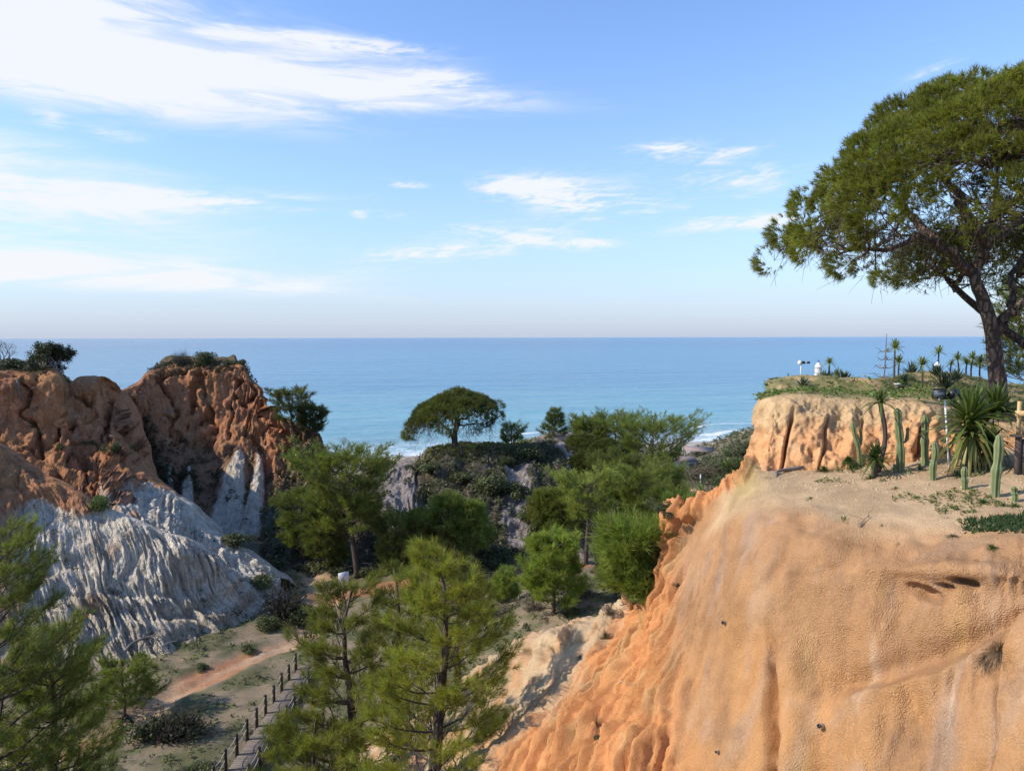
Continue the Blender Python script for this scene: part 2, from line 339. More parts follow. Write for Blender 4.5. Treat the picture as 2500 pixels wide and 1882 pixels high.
# --- foreground slope on the right: garden ledge, sprayed earth face and ragged orange spur
colsA = []
data = [
 [(3500,1095,18.0),(3500,1112,16.6),(3450,1240,13.2),(3400,1350,10.6),(3350,1460,10.0),(3300,1640,9.6),(3250,1882,9.0)],
 [(2680,1095,18.0),(2680,1112,16.6),(2680,1240,13.2),(2660,1350,11.2),(2650,1460,10.8),(2620,1640,10.5),(2600,1882,10.0)],
 [(2520,1095,18.5),(2520,1112,17.0),(2520,1240,13.6),(2510,1360,11.5),(2500,1470,11.2),(2480,1660,10.9),(2470,1882,10.4)],
 [(2350,1095,19),(2350,1110,17.5),(2350,1235,14.2),(2335,1362,12.2),(2330,1470,11.9),(2320,1670,11.6),(2300,1882,11.1)],
 [(2100,1112,20),(2100,1132,18.2),(2100,1225,15.2),(2085,1345,13.5),(2075,1460,13.2),(2060,1670,12.8),(2050,1882,12.2)],
 [(1900,1130,21),(1900,1150,18.3),(1920,1220,16.1),(1890,1325,14.8),(1860,1460,14.5),(1840,1670,14.0),(1815,1882,13.3)],
 [(1846,1110,21),(1838,1127,19.0),(1815,1210,17.2),(1780,1330,16.5),(1735,1490,16.2),(1690,1680,15.7),(1640,1882,14.8)],
 [None,(1795,1165,18.9),(1775,1245,17.8),(1730,1370,17.2),(1670,1540,17.0),(1600,1710,16.5),(1530,1882,15.4)],
 [None,(1745,1203,18.9),(1725,1280,18.2),(1680,1400,17.9),(1620,1560,17.7),(1540,1720,17.3),(1450,1882,16.3)],
 [None,(1696,1236,19.2),(1680,1310,18.8),(1640,1425,18.5),(1585,1570,18.3),(1490,1730,18.0),(1390,1882,17.1)],
 [None,(1646,1268,19.7),(1638,1340,19.3),(1600,1450,19.1),(1550,1590,19),(1450,1740,18.7),(1340,1882,17.9)],
 [None,(1590,1395,20.2),(1580,1450,20),(1545,1530,19.8),(1480,1640,19.6),(1390,1760,19.3),(1280,1882,18.7)],
 [None,(1531,1483,20.9),(1515,1530,20.7),(1475,1600,20.4),(1410,1690,20.2),(1320,1780,20),(1225,1882,19.5)],
 [None,(1437,1528,22.8),(1420,1580,22.4),(1380,1650,22),(1320,1730,21.6),(1250,1800,21.3),(1160,1882,20.8)],
 [None,(1290,1557,26.5),(1275,1610,25.8),(1245,1670,25),(1200,1740,24.4),(1140,1810,23.7),(1075,1882,22.9)],
 [None,(1175,1634,29),(1155,1680,28.2),(1125,1725,27.5),(1090,1775,26.8),(1040,1825,26.2),(990,1882,25.4)],
 [None,(1040,1740,32),(1025,1770,31.2),(1000,1800,30.5),(970,1835,29.8),(935,1865,29.2),(900,1910,28.4)],
 [None,(900,1810,34),(890,1830,33.5),(870,1850,33),(850,1875,32.5),(820,1905,32),(790,1940,31.4)]]
for ci, c in enumerate(data):
    w = [None if p is None else at(*p) for p in c]
    if w[0] is None: w[0] = off(w[1], 1.2, 2.4, -1.6); top = off(w[1], 2.2, 4.5, -9)
    else: top = off(w[0], w[0][0]/w[0][1]*4 + .6, 4, -.3)
    bot = off(w[-1], -.9, -.7, -2.2); bot2 = off(w[-1], -2.8, -1.2, -9)
    colsA.append([top] + w + [bot, bot2])
def dispA(P, N, U, V):
    spur = sst(U, 4.6, 6.2)                                   # 0 = sprayed face, 1 = natural eroded spur
    edge = np.maximum(sst(U + (V-2)*.75 + fbm(P, (.35, .35, .35), 3)*1.4, 8.0, 9.2), sst(2.72 - V + fbm(P, (1.1, 1.1, 1.1), 3)*.5, 0, .3)*sst(U, 4.7, 5.3))
    ledge = 1 - sst(V, 2.6, 3.9)
    pale = sst(U, 11.0, 12.4)
    face = (1-ledge)
    d = fbm(P, (.32, .32, .22), 3)*.34*face*(1-pale) + fbm(P, (1.1, 1.1, .5), 4)*.09*(1-.4*ledge) + fbm(P, (5, 5, 4), 3)*.026
    fl = np.abs(perlin(np.stack([U*1.15 + fbm(P, (.3, .3, .3), 2)*.8, V*.22, 0*U], -1)))          # soft vertical runs
    d += -.10*(1-sst(fl, 0, .26))*face*(1-edge)*sst(V, 3.2, 4.8) + fbm(P, (.75, .75, .6), 4, .55)*.15*face*(1-edge) + fbm(P, (2.4, 2.4, 2.0), 3, .55)*.035*face
    # natural spur: ragged columns and gullies running down the slope
    g = fbm(np.stack([U*1.9 + fbm(P, (.5, .5, .5), 3)*.55, V*.38, 0*U], -1), (1, 1, 1), 4, .55, True)
    nat = edge*(.45+.55*sst(U + (V-2)*.75, 7.6, 9))
    d += nat*(g*.46 - .15)*(1-.2*pale) + nat*fbm(P, (1.6, 1.6, .5), 5, .62)*.32 + edge*fbm(P, (4, 4, 2), 4, .62)*.13
    d += nat*(1-pale)*sst(fbm(np.stack([U*2.6, V*.4, 0*U+3], -1), (1, 1, 1), 2), -.05, .1)*.28
    # deep crack with undercut in the lower middle, and the small hollow on the right
    cx = U - (3.92 - (V-5)*.10 + perlin(np.stack([V*1.3, V*0, V*0], -1))*.14)
    cx = cx + fbm(P, (1.6, 1.6, 1.6), 3)*.07
    d -= .5*np.exp(-(cx/(.03+.05*sst(V, 5.2, 6.6)))**2)*sst(V, 5.1, 5.9)*(1-edge)*(.6+.6*sst(fbm(P, (1.2, 1.2, 1.2), 2), -.3, .2))
    d += .22*np.exp(-((cx+.24)/.2)**2)*sst(V, 5.0, 5.9)*(1-edge)
    hw_ = fbm(P, (2.2, 2.2, 2.2), 4, .6)*.5
    def hole(u0, v0, ru, rv, dep):
        q = ((U-u0 + (V-v0)*.6)/ru)**2 + ((V-v0)/rv)**2
        return -dep*sst(1.0 - q + hw_*1.6, 0, 1.3)*np.where(V < v0, 1, 1-.45*sst((V-v0)/rv, 0, 1.2))
    d += hole(1.88, 4.64, .15, .20, .42) + hole(2.34, 4.88, .18, .22, .38) + hole(2.12, 4.74, .10, .10, .2)
    rg = fbm(np.stack([U*5.5 + fbm(P, (.6, .6, .6), 3)*.9, V*.5, 0*U+11], -1), (1, 1, 1), 3, .55, True)
    d -= .09*sst(rg, .45, .95)*face*(1-edge)*sst(V, 3.4, 4.4)*sst(fbm(P, (.3, .3, .3), 2), -.35, .25)
    d += .20*np.exp(-(((U-2.1)/.5)**2 + ((V-4.30)/.24)**2))
    lob = sst(V - (4.85 + .40*U) + fbm(P, (.8, .8, .8), 3)*.25, 0, .20)*(1-sst(U, 2.7, 3.3))
    d += .42*lob - .12*np.exp(-((V - (4.82 + .40*U))/.16)**2)*(1-sst(U, 2.7, 3.3))
    d += .10*np.exp(-((V-3.75)/.22)**2)*fbm(P, (.7, .7, .7), 4, .6)*2*(1-edge)
    return P + N*d[..., None]
def colA(P, N, U, V):
    z = P[..., 2]-CAMZ
    n = fbm(P, (.5, .5, .3), 4); n2 = fbm(P, (1.5, 1.5, .25), 4)
    c = cmix(np.broadcast_to(TAN*1.02, P.shape), [.46, .235, .095], sst(n + (V-4.8)*.28, .0, .55))
    c = cmix(c, [.44, .29, .18], sst(n2, .05, .45)*.6)
    c = cmix(c, [.25, .145, .08], sst(fbm(P, (1.1, 1.1, .8), 5, .65), .04, .38)*.55)
    c = cmix(c, [.33, .225, .155], sst(fbm(np.stack([U*2.6, V*.35, 0*U], -1), (1, 1, 1), 4), .10, .42)*.7*sst(V, 3, 3.8))
    for u0, v0, v1, wd in ((1.75, 5.7, 7.2, .045), (2.72, 5.3, 6.6, .035), (1.02, 6.3, 7.4, .05), (3.35, 4.2, 5.0, .03)):
        c = cmix(c, [.74, .62, .46], np.exp(-((U-u0-(V-v0)*.06+fbm(P, (1.1, 1.1, 1.1), 3)*.10)/wd)**2)*sst(V, v0, v0+.6)*(1-sst(V, v1-.9, v1))*.34)      # grey water stains
    c = cmix(c, [.54, .33, .12], sst(fbm(np.stack([U*2.2+9, V*.3, 0*U], -1), (1, 1, 1), 3), .2, .5)*.6*sst(V, 4.4, 6))       # yellow runs
    ledge = 1 - sst(V + n*.6 + n2*.3, 3.15, 3.75)
    c = cmix(c, [.53, .37, .21], ledge*.85*(1-sst(U, 6, 7)))
    c = cmix(c, [.42, .31, .10], np.exp(-((U-5.1)/.55)**2 - ((V-2.5)/.6)**2)*.8)                     # yellow lichen on the shoulder
    edge = np.maximum(sst(U + (V-2)*.75 + fbm(P, (.35, .35, .35), 3)*1.4, 8.0, 9.2), sst(2.72 - V + fbm(P, (1.1, 1.1, 1.1), 3)*.5, 0, .3)*sst(U, 4.7, 5.3))
    e = cmix(np.broadcast_to(np.array([.56, .245, .09]), P.shape), [.48, .30, .13], sst(n2, -.05, .5)*.7)
    pale = sst(U + n*2.2 + n2*1.2 - (V-4)*.25, 9.6, 11.4)
    e = cmix(e, [.54, .41, .255], pale*.85)
    e = cmix(e, [.52, .27, .13], sst(fbm(np.stack([U*3.2, V*.8, 0*U], -1), (1, 1, 1), 3), -.05, .3)*.75*sst(U, 10, 12))
    e = cmix(e, [.24, .19, .12], sst(fbm(P, (1.2, 1.2, 1.2), 4, .6), .12, .35)*.6*sst(U, 10.5, 12))
    return cmix(c, e, edge)
oA, PA, NA, UA, VA, CA = patch('ochre_slope', colsA, 450, 300, dispA, colA, M['shot'], uoff=1)

# --- the bluff behind the ledge, garden on its top
colsB = []
dB = [ # top edge px, py, d  | foot px, py, d
 ((1990,966,40),(1985,1060,41)), ((1935,967,32),(1930,1120,33)), ((1880,970,24.5),(1866,1150,25)), ((1850,985,21.2),(1838,1168,20.6)), ((1872,985,19.7),(1842,1185,18.5)),
 ((1920,976,19.5),(1890,1170,18.15)), ((1990,975,19.4),(1960,1160,18.0)), ((2060,982,19.25),(2040,1148,17.9)), ((2130,986,19.1),(2110,1138,17.75)), ((2200,988,18.95),(2180,1130,17.6)),
 ((2270,992,18.8),(2255,1124,17.5)), ((2340,1004,19.8),(2340,1120,17.4)), ((2450,1034,20.4),(2450,1116,17.2)), ((2700,1034,20.4),(2700,1114,16.8)), ((3500,1034,20.4),(3500,1114,16.6))]
for i, (t, f) in enumerate(dB):
    t = at(*t); f = at(*f)
    ux = t[0]/t[1] + .06
    bl = 8 if i < 9 else 14
    back = off(t, ux*bl*.5, bl*.5, -.10); back2 = off(t, ux*bl, bl, -.30); back3 = off(back2, ux*3 + 1, 3, -7)
    lip = off(t, ux*.9, .9, .10)
    m1 = lerp(t, f, .28) + np.array([0, -.1, 0]); m2 = lerp(t, f, .62) + np.array([0, -.02, 0])
    if i < 4: m1 = lerp(t, f, .3); m2 = lerp(t, f, .6)
    low = off(f, 1.2 if i < 4 else -.1, .4 if i < 4 else -.15, -1.4 if i > 3 else -3); low2 = off(low, 1.0 if i < 4 else 0, .5, -2 if i > 3 else -9)
    colsB.append([back3, back2, back, lip, t, m1, m2, f, low, low2])
def dispB(P, N, U, V):
    w = sst(V, 3.7, 4.5)
    g = fbm(np.stack([U*1.25 + fbm(P, (.8, .8, .5), 3)*.3, V*.14, 0*U], -1), (1, 1, 1), 3, .5, True)
    d = w*((.4-g)*.16*(.3+1.2*sst(fbm(P, (.35, .35, .2), 2), -.3, .3)) + fbm(P, (.55, .55, .3), 3)*.30 + fbm(P, (1.3, 1.3, .8), 4, .6)*.36 + fbm(P, (3.4, 3.4, 2.2), 4, .65)*.20) + fbm(P, (.8, .8, .8), 3)*.06 + (1-w)*fbm(P, (1.5, 1.5, 1.5), 3)*.06
    d += w*(.16*np.exp(-((V-6.2)/.7)**2)*fbm(P, (.9, .9, .9), 3) - .10*np.exp(-((V-5.3)/.25)**2))
    for u0, wd, a in ((5.25, .06, .55), (6.5, .035, .28), (7.75, .04, .2), (9.9, .14, .7)):
        d -= a*np.exp(-((U-u0-perlin(np.stack([V*.8, V*0+u0, V*0], -1))*.12)/wd)**2)*sst(V, 4.5, 5.0)*(1-.7*sst(V, 6.6, 7.2))
    return P + N*d[..., None]
def colB(P, N, U, V):
    n = fbm(P, (.9, .9, .5), 4); n2 = fbm(P, (2.2, 2.2, .6), 4)
    c = cmix(np.broadcast_to(np.array([.52, .35, .185]), P.shape), OCHRE*.95, sst(V + n*1.3, 4.6, 5.7)*.9)
    c = cmix(c, [.58, .42, .25], sst(n2, .1, .5)*.5)
    c = cmix(c, [.33, .22, .13], sst(-n2, .15, .5)*.35)
    top = 1 - sst(V + n*.35, 3.3, 4.0)
    c = cmix(c, [.17, .17, .065], top*sst(n + n2*.6, -.35, .1)*.85)
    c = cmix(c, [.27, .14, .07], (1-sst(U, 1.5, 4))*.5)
    return c
oB, PB, NB, UB, VB, CB = patch('garden_bluff', colsB, 330, 190, dispB, colB, M['earth_near'])

# --- near cliff on the left: upper wall and first spur
tops = [(-420,885,66),(-200,898,67),(-80,905,67.5),(0,907,68),(75,910,69),(141,908,70),(156,948,70.5),(186,925,72),(231,924,73),(240,948,74),(276,968,76),(272,1040,71),(300,1106,67),(365,1164,65.5),(413,1197,64.5),(447,1223,63.8),(469,1268,63),(499,1290,62.5),(560,1325,62),(620,1362,61.5),(680,1410,61.5)]
feet = [(-420,1250,56),(-200,1240,58),(-80,1220,60),(0,1195,61.5),(60,1200,61.5),(120,1215,61.2),(150,1225,61),(180,1235,60.6),(215,1245,60.2),(245,1255,59.8),(275,1270,59.4),(300,1280,59),(325,1290,58.7),(370,1305,58.4),(410,1320,58),(450,1345,57.8),(490,1370,57.6),(540,1390,57.8),(595,1410,58),(650,1430,58.5),(700,1460,59)]
colsC = []
for i, (t, f) in enumerate(zip(tops, feet)):
    t = at(*t); f = at(*f)
    ux = t[0]/t[1]
    if i <= 5: b1 = off(t, ux*9-1, 9, -.35); b2 = off(t, ux*30-2, 30, -1.0); b3 = off(t, ux*36-3, 36, -18)
    elif i <= 10: b1 = off(t, .2, 2.5, -.1); b2 = off(t, .3, 5, -3); b3 = off(t, 1, 8, -16)
    else: b1 = off(t, .8, 1.4, -.9); b2 = off(t, 2, 3.5, -4); b3 = off(t, 4, 6, -14)
    k = .16 if i <= 10 else .42
    m1 = lerp(t, f, .3); m1[1] = t[1] + (f[1]-t[1])*(k*.8); m1[0] = t[0] + (f[0]-t[0])*(.2)
    m2 = lerp(t, f, .62); m2[1] = t[1] + (f[1]-t[1])*(k*1.9); m2[0] = t[0] + (f[0]-t[0])*(.55)
    colsC.append([b3, b2, b1, t, m1, m2, f, off(f, .5, -1.5, -3.5)])
def strata(P, z0, warp=1.6):
    z = P[..., 2]-CAMZ + fbm(P, (.12, .12, .1), 3)*warp*2 + fbm(P, (.5, .5, .2), 3)*warp*.6
    z = z + fbm(P, (1.6, 1.6, .8), 3, .6)*warp*.5
    return 1 - sst(z, z0-.28, z0+.28)                            # 1 below the boundary: white sand
def cliff_cols(P, N, red=RED):
    n = fbm(P, (.22, .22, .12), 4); n2 = fbm(P, (.9, .9, .16), 4); n3 = fbm(P, (.3, .3, .9), 3)
    c = cmix(np.broadcast_to(red, P.shape), OCHRE*.9, sst(n, -.15, .35)*.75)
    c = cmix(c, [.46, .30, .20], sst(n3, .12, .5)*.5)
    c = cmix(c, [.21, .105, .065], sst(n2, .10, .42)*.75)
    c = cmix(c, [.62, .40, .24], sst(fbm(P+40, (.8, .8, .3), 4, .6), .15, .45)*.45)
    return c, n, n2
def dispC(P, N, U, V):
    wall = sst(V, 2.8, 3.4); sp = sst(U, 10.5, 12)
    s = fbm(P, (.24, .24, .055), 5, .58, True); s2 = fbm(P + fbm(P, (.4, .4, .4), 2)[..., None]*1.2, (.55, .55, .11), 3, .5, True)
    d = wall*((.30-s)*(1.15-.6*sp) + fbm(P, (.9, .9, .30), 5, .65)*.58 + fbm(P, (2.2, 2.2, 1.2), 3, .6)*.20) + (1-wall)*fbm(P, (.4, .4, .4), 3)*.4 - wall*(1-sp)*1.7*sst(s2, .58, .92)
    wh = strata(P, -13.2)
    fl = fbm(np.stack([U*2.6 + fbm(P, (.15, .15, .15), 2)*.8, V*.3, 0*U], -1), (1, 1, 1), 3, .5, True)
    d += wall*wh*(fl-.3)*.55
    return P + N*d[..., None]
def colC(P, N, U, V):
    c, n, n2 = cliff_cols(P, N)
    wh = strata(P, -13.4)*sst(U, 9.5, 12.5)
    c = cmix(c, cmix(np.broadcast_to(WHITE, P.shape), [.42, .33, .25], sst(n2, .1, .45)*.5), wh)
    c = cmix(c, [.17, .145, .09], (1-sst(V, 2.5, 3.05))*.9*(1-sst(U, 5.2, 6)))
    return c
oC, PC, NC, UC, VC, CC = patch('near_cliff', colsC, 330, 180, dispC, colC, M['earth'])

# --- lower spur with the white gullied fan
top2 = [(-420,960,52),(-220,1000,55),(-90,1050,57),(0,1085,58),(37,1111,58),(93,1152,57.6),(149,1175,57.2),(197,1205,56.4),(227,1227,56),(270,1244,55.6),(317,1260,55.3),(360,1280,55.2),(402,1298,55.2),(445,1308,55.4),(480,1324,55.6),(510,1345,55.7),(529,1376,55.8),(565,1400,56.4),(610,1430,57.2),(660,1475,58),(705,1522,58.6)]
_bc = np.array([(-300,1760,41),(-160,1765,41.3),(-40,1765,41.6),(60,1758,42),(110,1750,42.3),(165,1740,42.8),(220,1728,43.2),(275,1714,43.8),(325,1702,44.4),(380,1688,45.2),(430,1674,46),(480,1656,47),(525,1640,48),(565,1622,49.2),(600,1606,50.4),(630,1590,51.6),(655,1576,52.7),(676,1564,53.8),(696,1555,54.8),(718,1548,56),(742,1540,57.6)])
bot2 = [(q, np.interp(q, _bc[:, 0], _bc[:, 1]), np.interp(q, _bc[:, 0], _bc[:, 2])) for q in (-300,-110,40,140,190,255,320,380,425,480,535,580,614,642,664,682,694,708,720,731,742)]
colsD = []
for i, (t, f) in enumerate(zip(top2, bot2)):
    t = at(*t); f = at(*f)
    b1 = off(t, .6, 1.6, -1.4); b2 = off(t, 1.4, 4, -6)
    m1 = lerp(t, f, .2) + np.array([.1, -.15, .25]); bx = -.9*sst(i, 2, 7)*(1-sst(i, 12, 18)); m1 += np.array([bx*.6, 0, 0]); m2 = lerp(t, f, .5) + np.array([bx, 0, -.7]); m3 = lerp(t, f, .78) + np.array([bx*.5, 0, -.9])
    colsD.append([b2, b1, t, m1, m2, m3, f, off(f, .8, -1.4, -.9), off(f, 1.2, -2, -3)])
def dispD(P, N, U, V):
    w = sst(V, 1.9, 2.5); wh = strata(P, -12.8)
    wr = fbm(P, (.13, .13, .13), 3)*1.0
    fl = fbm(np.stack([U*1.1 + wr*2.4, V*.55, 0*U], -1), (1, 1, 1), 4, .62, True)
    fl2 = fbm(np.stack([U*4.6 + wr*3, V*1.0, 0*U+5], -1), (1, 1, 1), 3, .6, True)
    zz = P[..., 2]*.62 + fbm(P, (.12, .12, .1), 3)*1.6; led = np.abs((zz % 1.0) - .5)*2
    lo = sst(V, 4.0, 5.4)
    d = w*(wh*((.25-fl)*.66*(.5+1.0*sst(fbm(P, (.1, .1, .1), 2), -.3, .3)) + (.3-fl2)*.24 + (sst(led, .2, .8)-.5)*.30*sst(fbm(P, (.16, .16, .16), 2), -.25, .25))*(1-.35*lo) + (1-wh)*((fl-.3)*.55 + fbm(P, (.5, .5, .25), 4)*.6)) + fbm(P, (.35, .35, .3), 3)*.7*w + fbm(P, (1.2, 1.2, .9), 4, .6)*.17*w + fbm(P, (3, 3, 2.2), 3, .6)*.06*w
    return P + N*d[..., None]
def colD(P, N, U, V):
    c, n, n2 = cliff_cols(P, N, RED*1.05)
    wh = strata(P, -12.8)
    w = cmix(np.broadcast_to(WHITE*1.0, P.shape), CREAM*.86, sst(V + n*1.4, 3.6, 5.0)*.85)
    w = cmix(w, [.48, .38, .28], sst(n2, .08, .4)*.55)
    w = cmix(w, [.40, .20, .09], sst(fbm(P, (.25, .25, .1), 3) - (U-6)*.06, .12, .4)*.7)
    sp = sst(fbm(P, (1.7, 1.7, 1.2), 3, .6), .10, .34)*sst(V, 2.6, 4.4)
    w = cmix(w, [.16, .15, .105], sp*.5)                                             # lichen and low scrub between the ribs
    return cmix(c, w, wh)
oD, PD, ND, UD, VD, CD = patch('white_gully_fan', colsD, 400, 230, dispD, colD, M['earth'])

# --- the butte in the middle distance
top3 = [(200,1010,88),(262,978,90),(285,960,92),(309,948,94),(343,929,96),(357,914,97.5),(395,899,99),(450,893,100),(520,892,100),(575,893,100),(598,897,100),(611,925,100),(641,951,100),(652,996,99),(689,1018,98),(735,1040,97.5),(775,1056,97),(790,1089,97),(796,1120,97),(802,1165,97)]
bot3 = [(250,1130,80),(300,1150,82),(325,1165,83),(350,1185,84),(375,1210,84),(400,1235,84),(430,1262,84),(470,1285,84),(510,1300,84),(545,1308,84),(580,1312,84),(610,1315,84),(640,1318,84),(670,1318,84),(700,1318,84),(730,1318,84),(755,1315,84.5),(775,1310,85.5),(790,1300,87),(810,1290,89)]
colsE = []
for i, (t, f) in enumerate(zip(top3, bot3)):
    t = at(*t); f = at(*f)
    ux = t[0]/t[1] - (.12 if i > 8 else 0); flat = 5 < i < 11
    b1 = off(t, ux*6, 6, -.35 if flat else -1); b2 = off(t, ux*13, 13, -.6 if flat else -6); b3 = off(t, ux*17, 17, -22)
    k = 1 if i < 13 else 1.7
    m1 = lerp(t, f, .22); m1[1] = t[1] + (f[1]-t[1])*.08*k
    m2 = lerp(t, f, .46); m2[1] = t[1] + (f[1]-t[1])*.22*k
    m3 = lerp(t, f, .70); m3[1] = t[1] + (f[1]-t[1])*.50*min(k, 1.3)
    colsE.append([b3, b2, b1, t, m1, m2, m3, f, off(f, 0, -2, -2)])
def cones(U, V):
    c = 0
    for u0, v0, sl in ((8.9, 5.1, 1.0), (10.7, 4.85, .62), (6.3, 5.9, .8), (5.0, 6.0, .6)):
        hw = np.maximum(V-v0, 0)*sl + 1e-3
        c = np.maximum(c, np.clip(1-np.abs(U-u0-(V-v0)*.1)/hw, 0, 1)*sst(V, v0, v0+.5))
    return c
def dispE(P, N, U, V):
    w = sst(V, 2.8, 3.3); lo = sst(V, 4.9, 6.0)
    s = fbm(P, (.17, .17, .05), 5, .58, True); s2 = fbm(P + fbm(P, (.3, .3, .3), 2)[..., None]*1.5, (.42, .42, .10), 3, .5, True)
    d = w*((.30-s)*1.5*(1-lo*.3) + fbm(P, (.7, .7, .28), 5, .65)*.80 + fbm(P, (1.8, 1.8, 1.0), 3, .6)*.27 - 1.7*sst(s2, .60, .93)*(1-lo)) + (1-w)*fbm(P, (.3, .3, .3), 3)*.5
    d += np.sqrt(cones(U, V))*1.5*lo
    d -= 2.0*np.exp(-((U-3.2-(V-4)*.55)/.5)**2)*sst(V, 3.8, 4.6)
    return P + N*d[..., None]
def colE(P, N, U, V):
    c, n, n2 = cliff_cols(P, N, RED*1.04)
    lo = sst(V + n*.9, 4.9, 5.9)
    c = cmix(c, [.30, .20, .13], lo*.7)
    k = sst(cones(U, V) + n2*.25, .22, .42)
    c = cmix(c, cmix(np.broadcast_to(WHITE*.92, P.shape), [.25, .23, .20], sst(fbm(P, (.9, .9, .7), 3, .6), .1, .4)*.6), k*sst(V, 5.1, 5.5))
    c = cmix(c, [.16, .15, .09], sst(U + n*1.5, 13, 15)*.75*(1-k))
    c = cmix(c, [.15, .13, .075], (1-sst(V, 2.5, 3.05))*.9)
    return c
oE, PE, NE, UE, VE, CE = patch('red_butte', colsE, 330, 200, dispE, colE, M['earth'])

# --- the knoll with the umbrella pine
top4 = [(640,1270,80),(700,1235,83),(800,1200,86),(860,1175,88),(914,1158,89),(947,1144,90),(990,1131,91),(1020,1128,92),(1043,1109,93),(1112,1096,94),(1195,1094,96),(1247,1096,98),(1300,1082,100),(1345,1067,102),(1408,1070,104),(1440,1098,105),(1480,1140,105),(1560,1190,105),(1640,1235,104),(1720,1262,104)]
bot4 = [(640,1400,68),(700,1402,67.6),(760,1404,67.4),(820,1406,67.2),(870,1407,67),(910,1408,67),(950,1408,67),(985,1408,67),(1020,1408,67),(1080,1407,67),(1140,1405,67.2),(1200,1402,67.6),(1260,1398,68),(1320,1392,68.6),(1385,1384,69.4),(1440,1374,71),(1490,1360,73.5),(1550,1336,78),(1620,1310,84),(1700,1292,90)]
colsF = []
for i, (t, f) in enumerate(zip(top4, bot4)):
    t = at(*t); f = at(*f)
    b1 = off(t, 0, 4, .1); b2 = off(t, 1, 10, -2); b3 = off(t, 2, 22, -14)
    m1 = lerp(t, f, .25) + np.array([0, 0, .7]); m2 = lerp(t, f, .55) + np.array([0, 0, .4]); m3 = lerp(t, f, .8) + np.array([0, 0, -.4])
    colsF.append([b3, b2, b1, t, m1, m2, m3, f, off(f, 0, -2, -1.4)])
def dispF(P, N, U, V):
    w = sst(V, 2.9, 3.6)
    s = fbm(np.stack([U*.9 + fbm(P, (.14, .14, .14), 3)*.6, V*.3, 0*U], -1), (1, 1, 1), 4, .5, True)
    d = w*((s-.35)*1.3 + fbm(P, (.3, .3, .2), 4)*1.2) + fbm(P, (1.1, 1.1, .8), 4, .6)*.25*w + (1-w)*fbm(P, (.35, .35, .35), 3)*.3
    d -= w*2.4*np.exp(-((U-14.9+(V-4)*.8)/.7)**2) + w*1.6*np.exp(-((U-8.2)/.5)**2)*sst(V, 4, 5)
    return P + N*d[..., None]
def barepatch(P, U, V):
    n = fbm(P, (.3, .3, .2), 4)
    return np.maximum.reduce([np.exp(-((U-5.3-(V-3)*.4+n)/1.5)**2)*(1-sst(V, 4.2, 5.6)), np.exp(-((U-11.6+n*.6-(V-4.5)*.15)/.55)**2)*sst(V, 3.6, 4.2)*(1-sst(V, 5.8, 6.6)), np.exp(-((U-13.6-(V-3.3)*.5+n*.5)/.55)**2)*(1-sst(V, 4.4, 5.3)), np.exp(-((U-6.5)/2.2)**2)*.55*sst(V, 4.2, 5)*(1-sst(V, 6, 6.7)), np.exp(-((U-15)/1.3)**2)*.5*sst(V, 5, 6)])
def colF(P, N, U, V):
    n = fbm(P, (.25, .25, .2), 4); n2 = fbm(P, (1.0, 1.0, .5), 4, .6)
    c = cmix(np.broadcast_to(np.array([.15, .125, .085]), P.shape), [.24, .19, .13], sst(n2, 0, .4))
    bare = sst(barepatch(P, U, V) + n2*.35, .30, .55)
    b = cmix(np.broadcast_to(np.array([.44, .37, .33]), P.shape), [.20, .16, .13], sst(fbm(P, (1.3, 1.3, .9), 3, .6), .05, .35)*.75)
    c = cmix(c, b, bare)
    topg = (1-sst(V + n*.3, 3.0, 3.7))*sst(U, 7.4, 8.2)*(1-sst(U, 11.5, 12.5))
    c = cmix(c, cmix(np.broadcast_to(np.array([.22, .22, .045]), P.shape), [.33, .19, .10], sst(n2, .1, .4)), topg)
    c = cmix(c, [.48, .41, .36], (1-sst(V, 2.6, 3.5))*(1-topg)*.9)
    return c
oF, PF, NF, UF, VF, CF = patch('pine_knoll', colsF, 330, 190, dispF, colF, M['earth'])

# --- ground sheet: valley floor, path, shore
def axis(segs):
    r = []
    for a, b, st in segs: r.append(np.arange(a, b, st))
    return np.concatenate(r + [[segs[-1][1]]])
gx = axis([(-700, -120, 40), (-120, -46, 6), (-46, 12, .32), (12, 40, .9), (40, 130, 2.2), (130, 900, 45)])
gy = axis([(-60, 24, 4), (24, 66, .32), (66, 110, .7), (110, 290, 1.8)])
GX, GY = np.meshgrid(gx, gy, indexing='ij')
def seg_dist(X, Y, pts):
    D = np.full(X.shape, 1e9); S = np.zeros(X.shape); acc = 0
    for a, b in zip(pts[:-1], pts[1:]):
        d = b-a; L = np.hypot(*d); t = np.clip(((X-a[0])*d[0] + (Y-a[1])*d[1])/L**2, 0, 1)
        q = np.hypot(X-a[0]-t*d[0], Y-a[1]-t*d[1]); sel = q < D; D = np.where(sel, q, D); S = np.where(sel, acc+t*L, S); acc += L
    return D, S
def groundpt(px, py, zr=-21.3):
    r = ray(px, py); return r[:2]*(zr/r[2])
PATH = [groundpt(-120, 1890), groundpt(76, 1842), groundpt(171, 1815), groundpt(304, 1756), groundpt(400, 1696), groundpt(493, 1648), groundpt(610, 1596), groundpt(721, 1552), groundpt(790, 1500, -21.2), groundpt(800, 1440, -21.2), groundpt(760, 1400, -21.6), groundpt(690, 1340, -22.4), groundpt(640, 1320, -23)]
PATH2 = [groundpt(800, 1440, -21.2), groundpt(980, 1425, -21.3), groundpt(1120, 1408, -21.4), groundpt(1260, 1396, -21.5), groundpt(1400, 1380, -21.8), groundpt(1500, 1330, -22.6), at(1600, 1262, 105)[:2], at(1660, 1212, 145)[:2], at(1740, 1215, 140)[:2]]
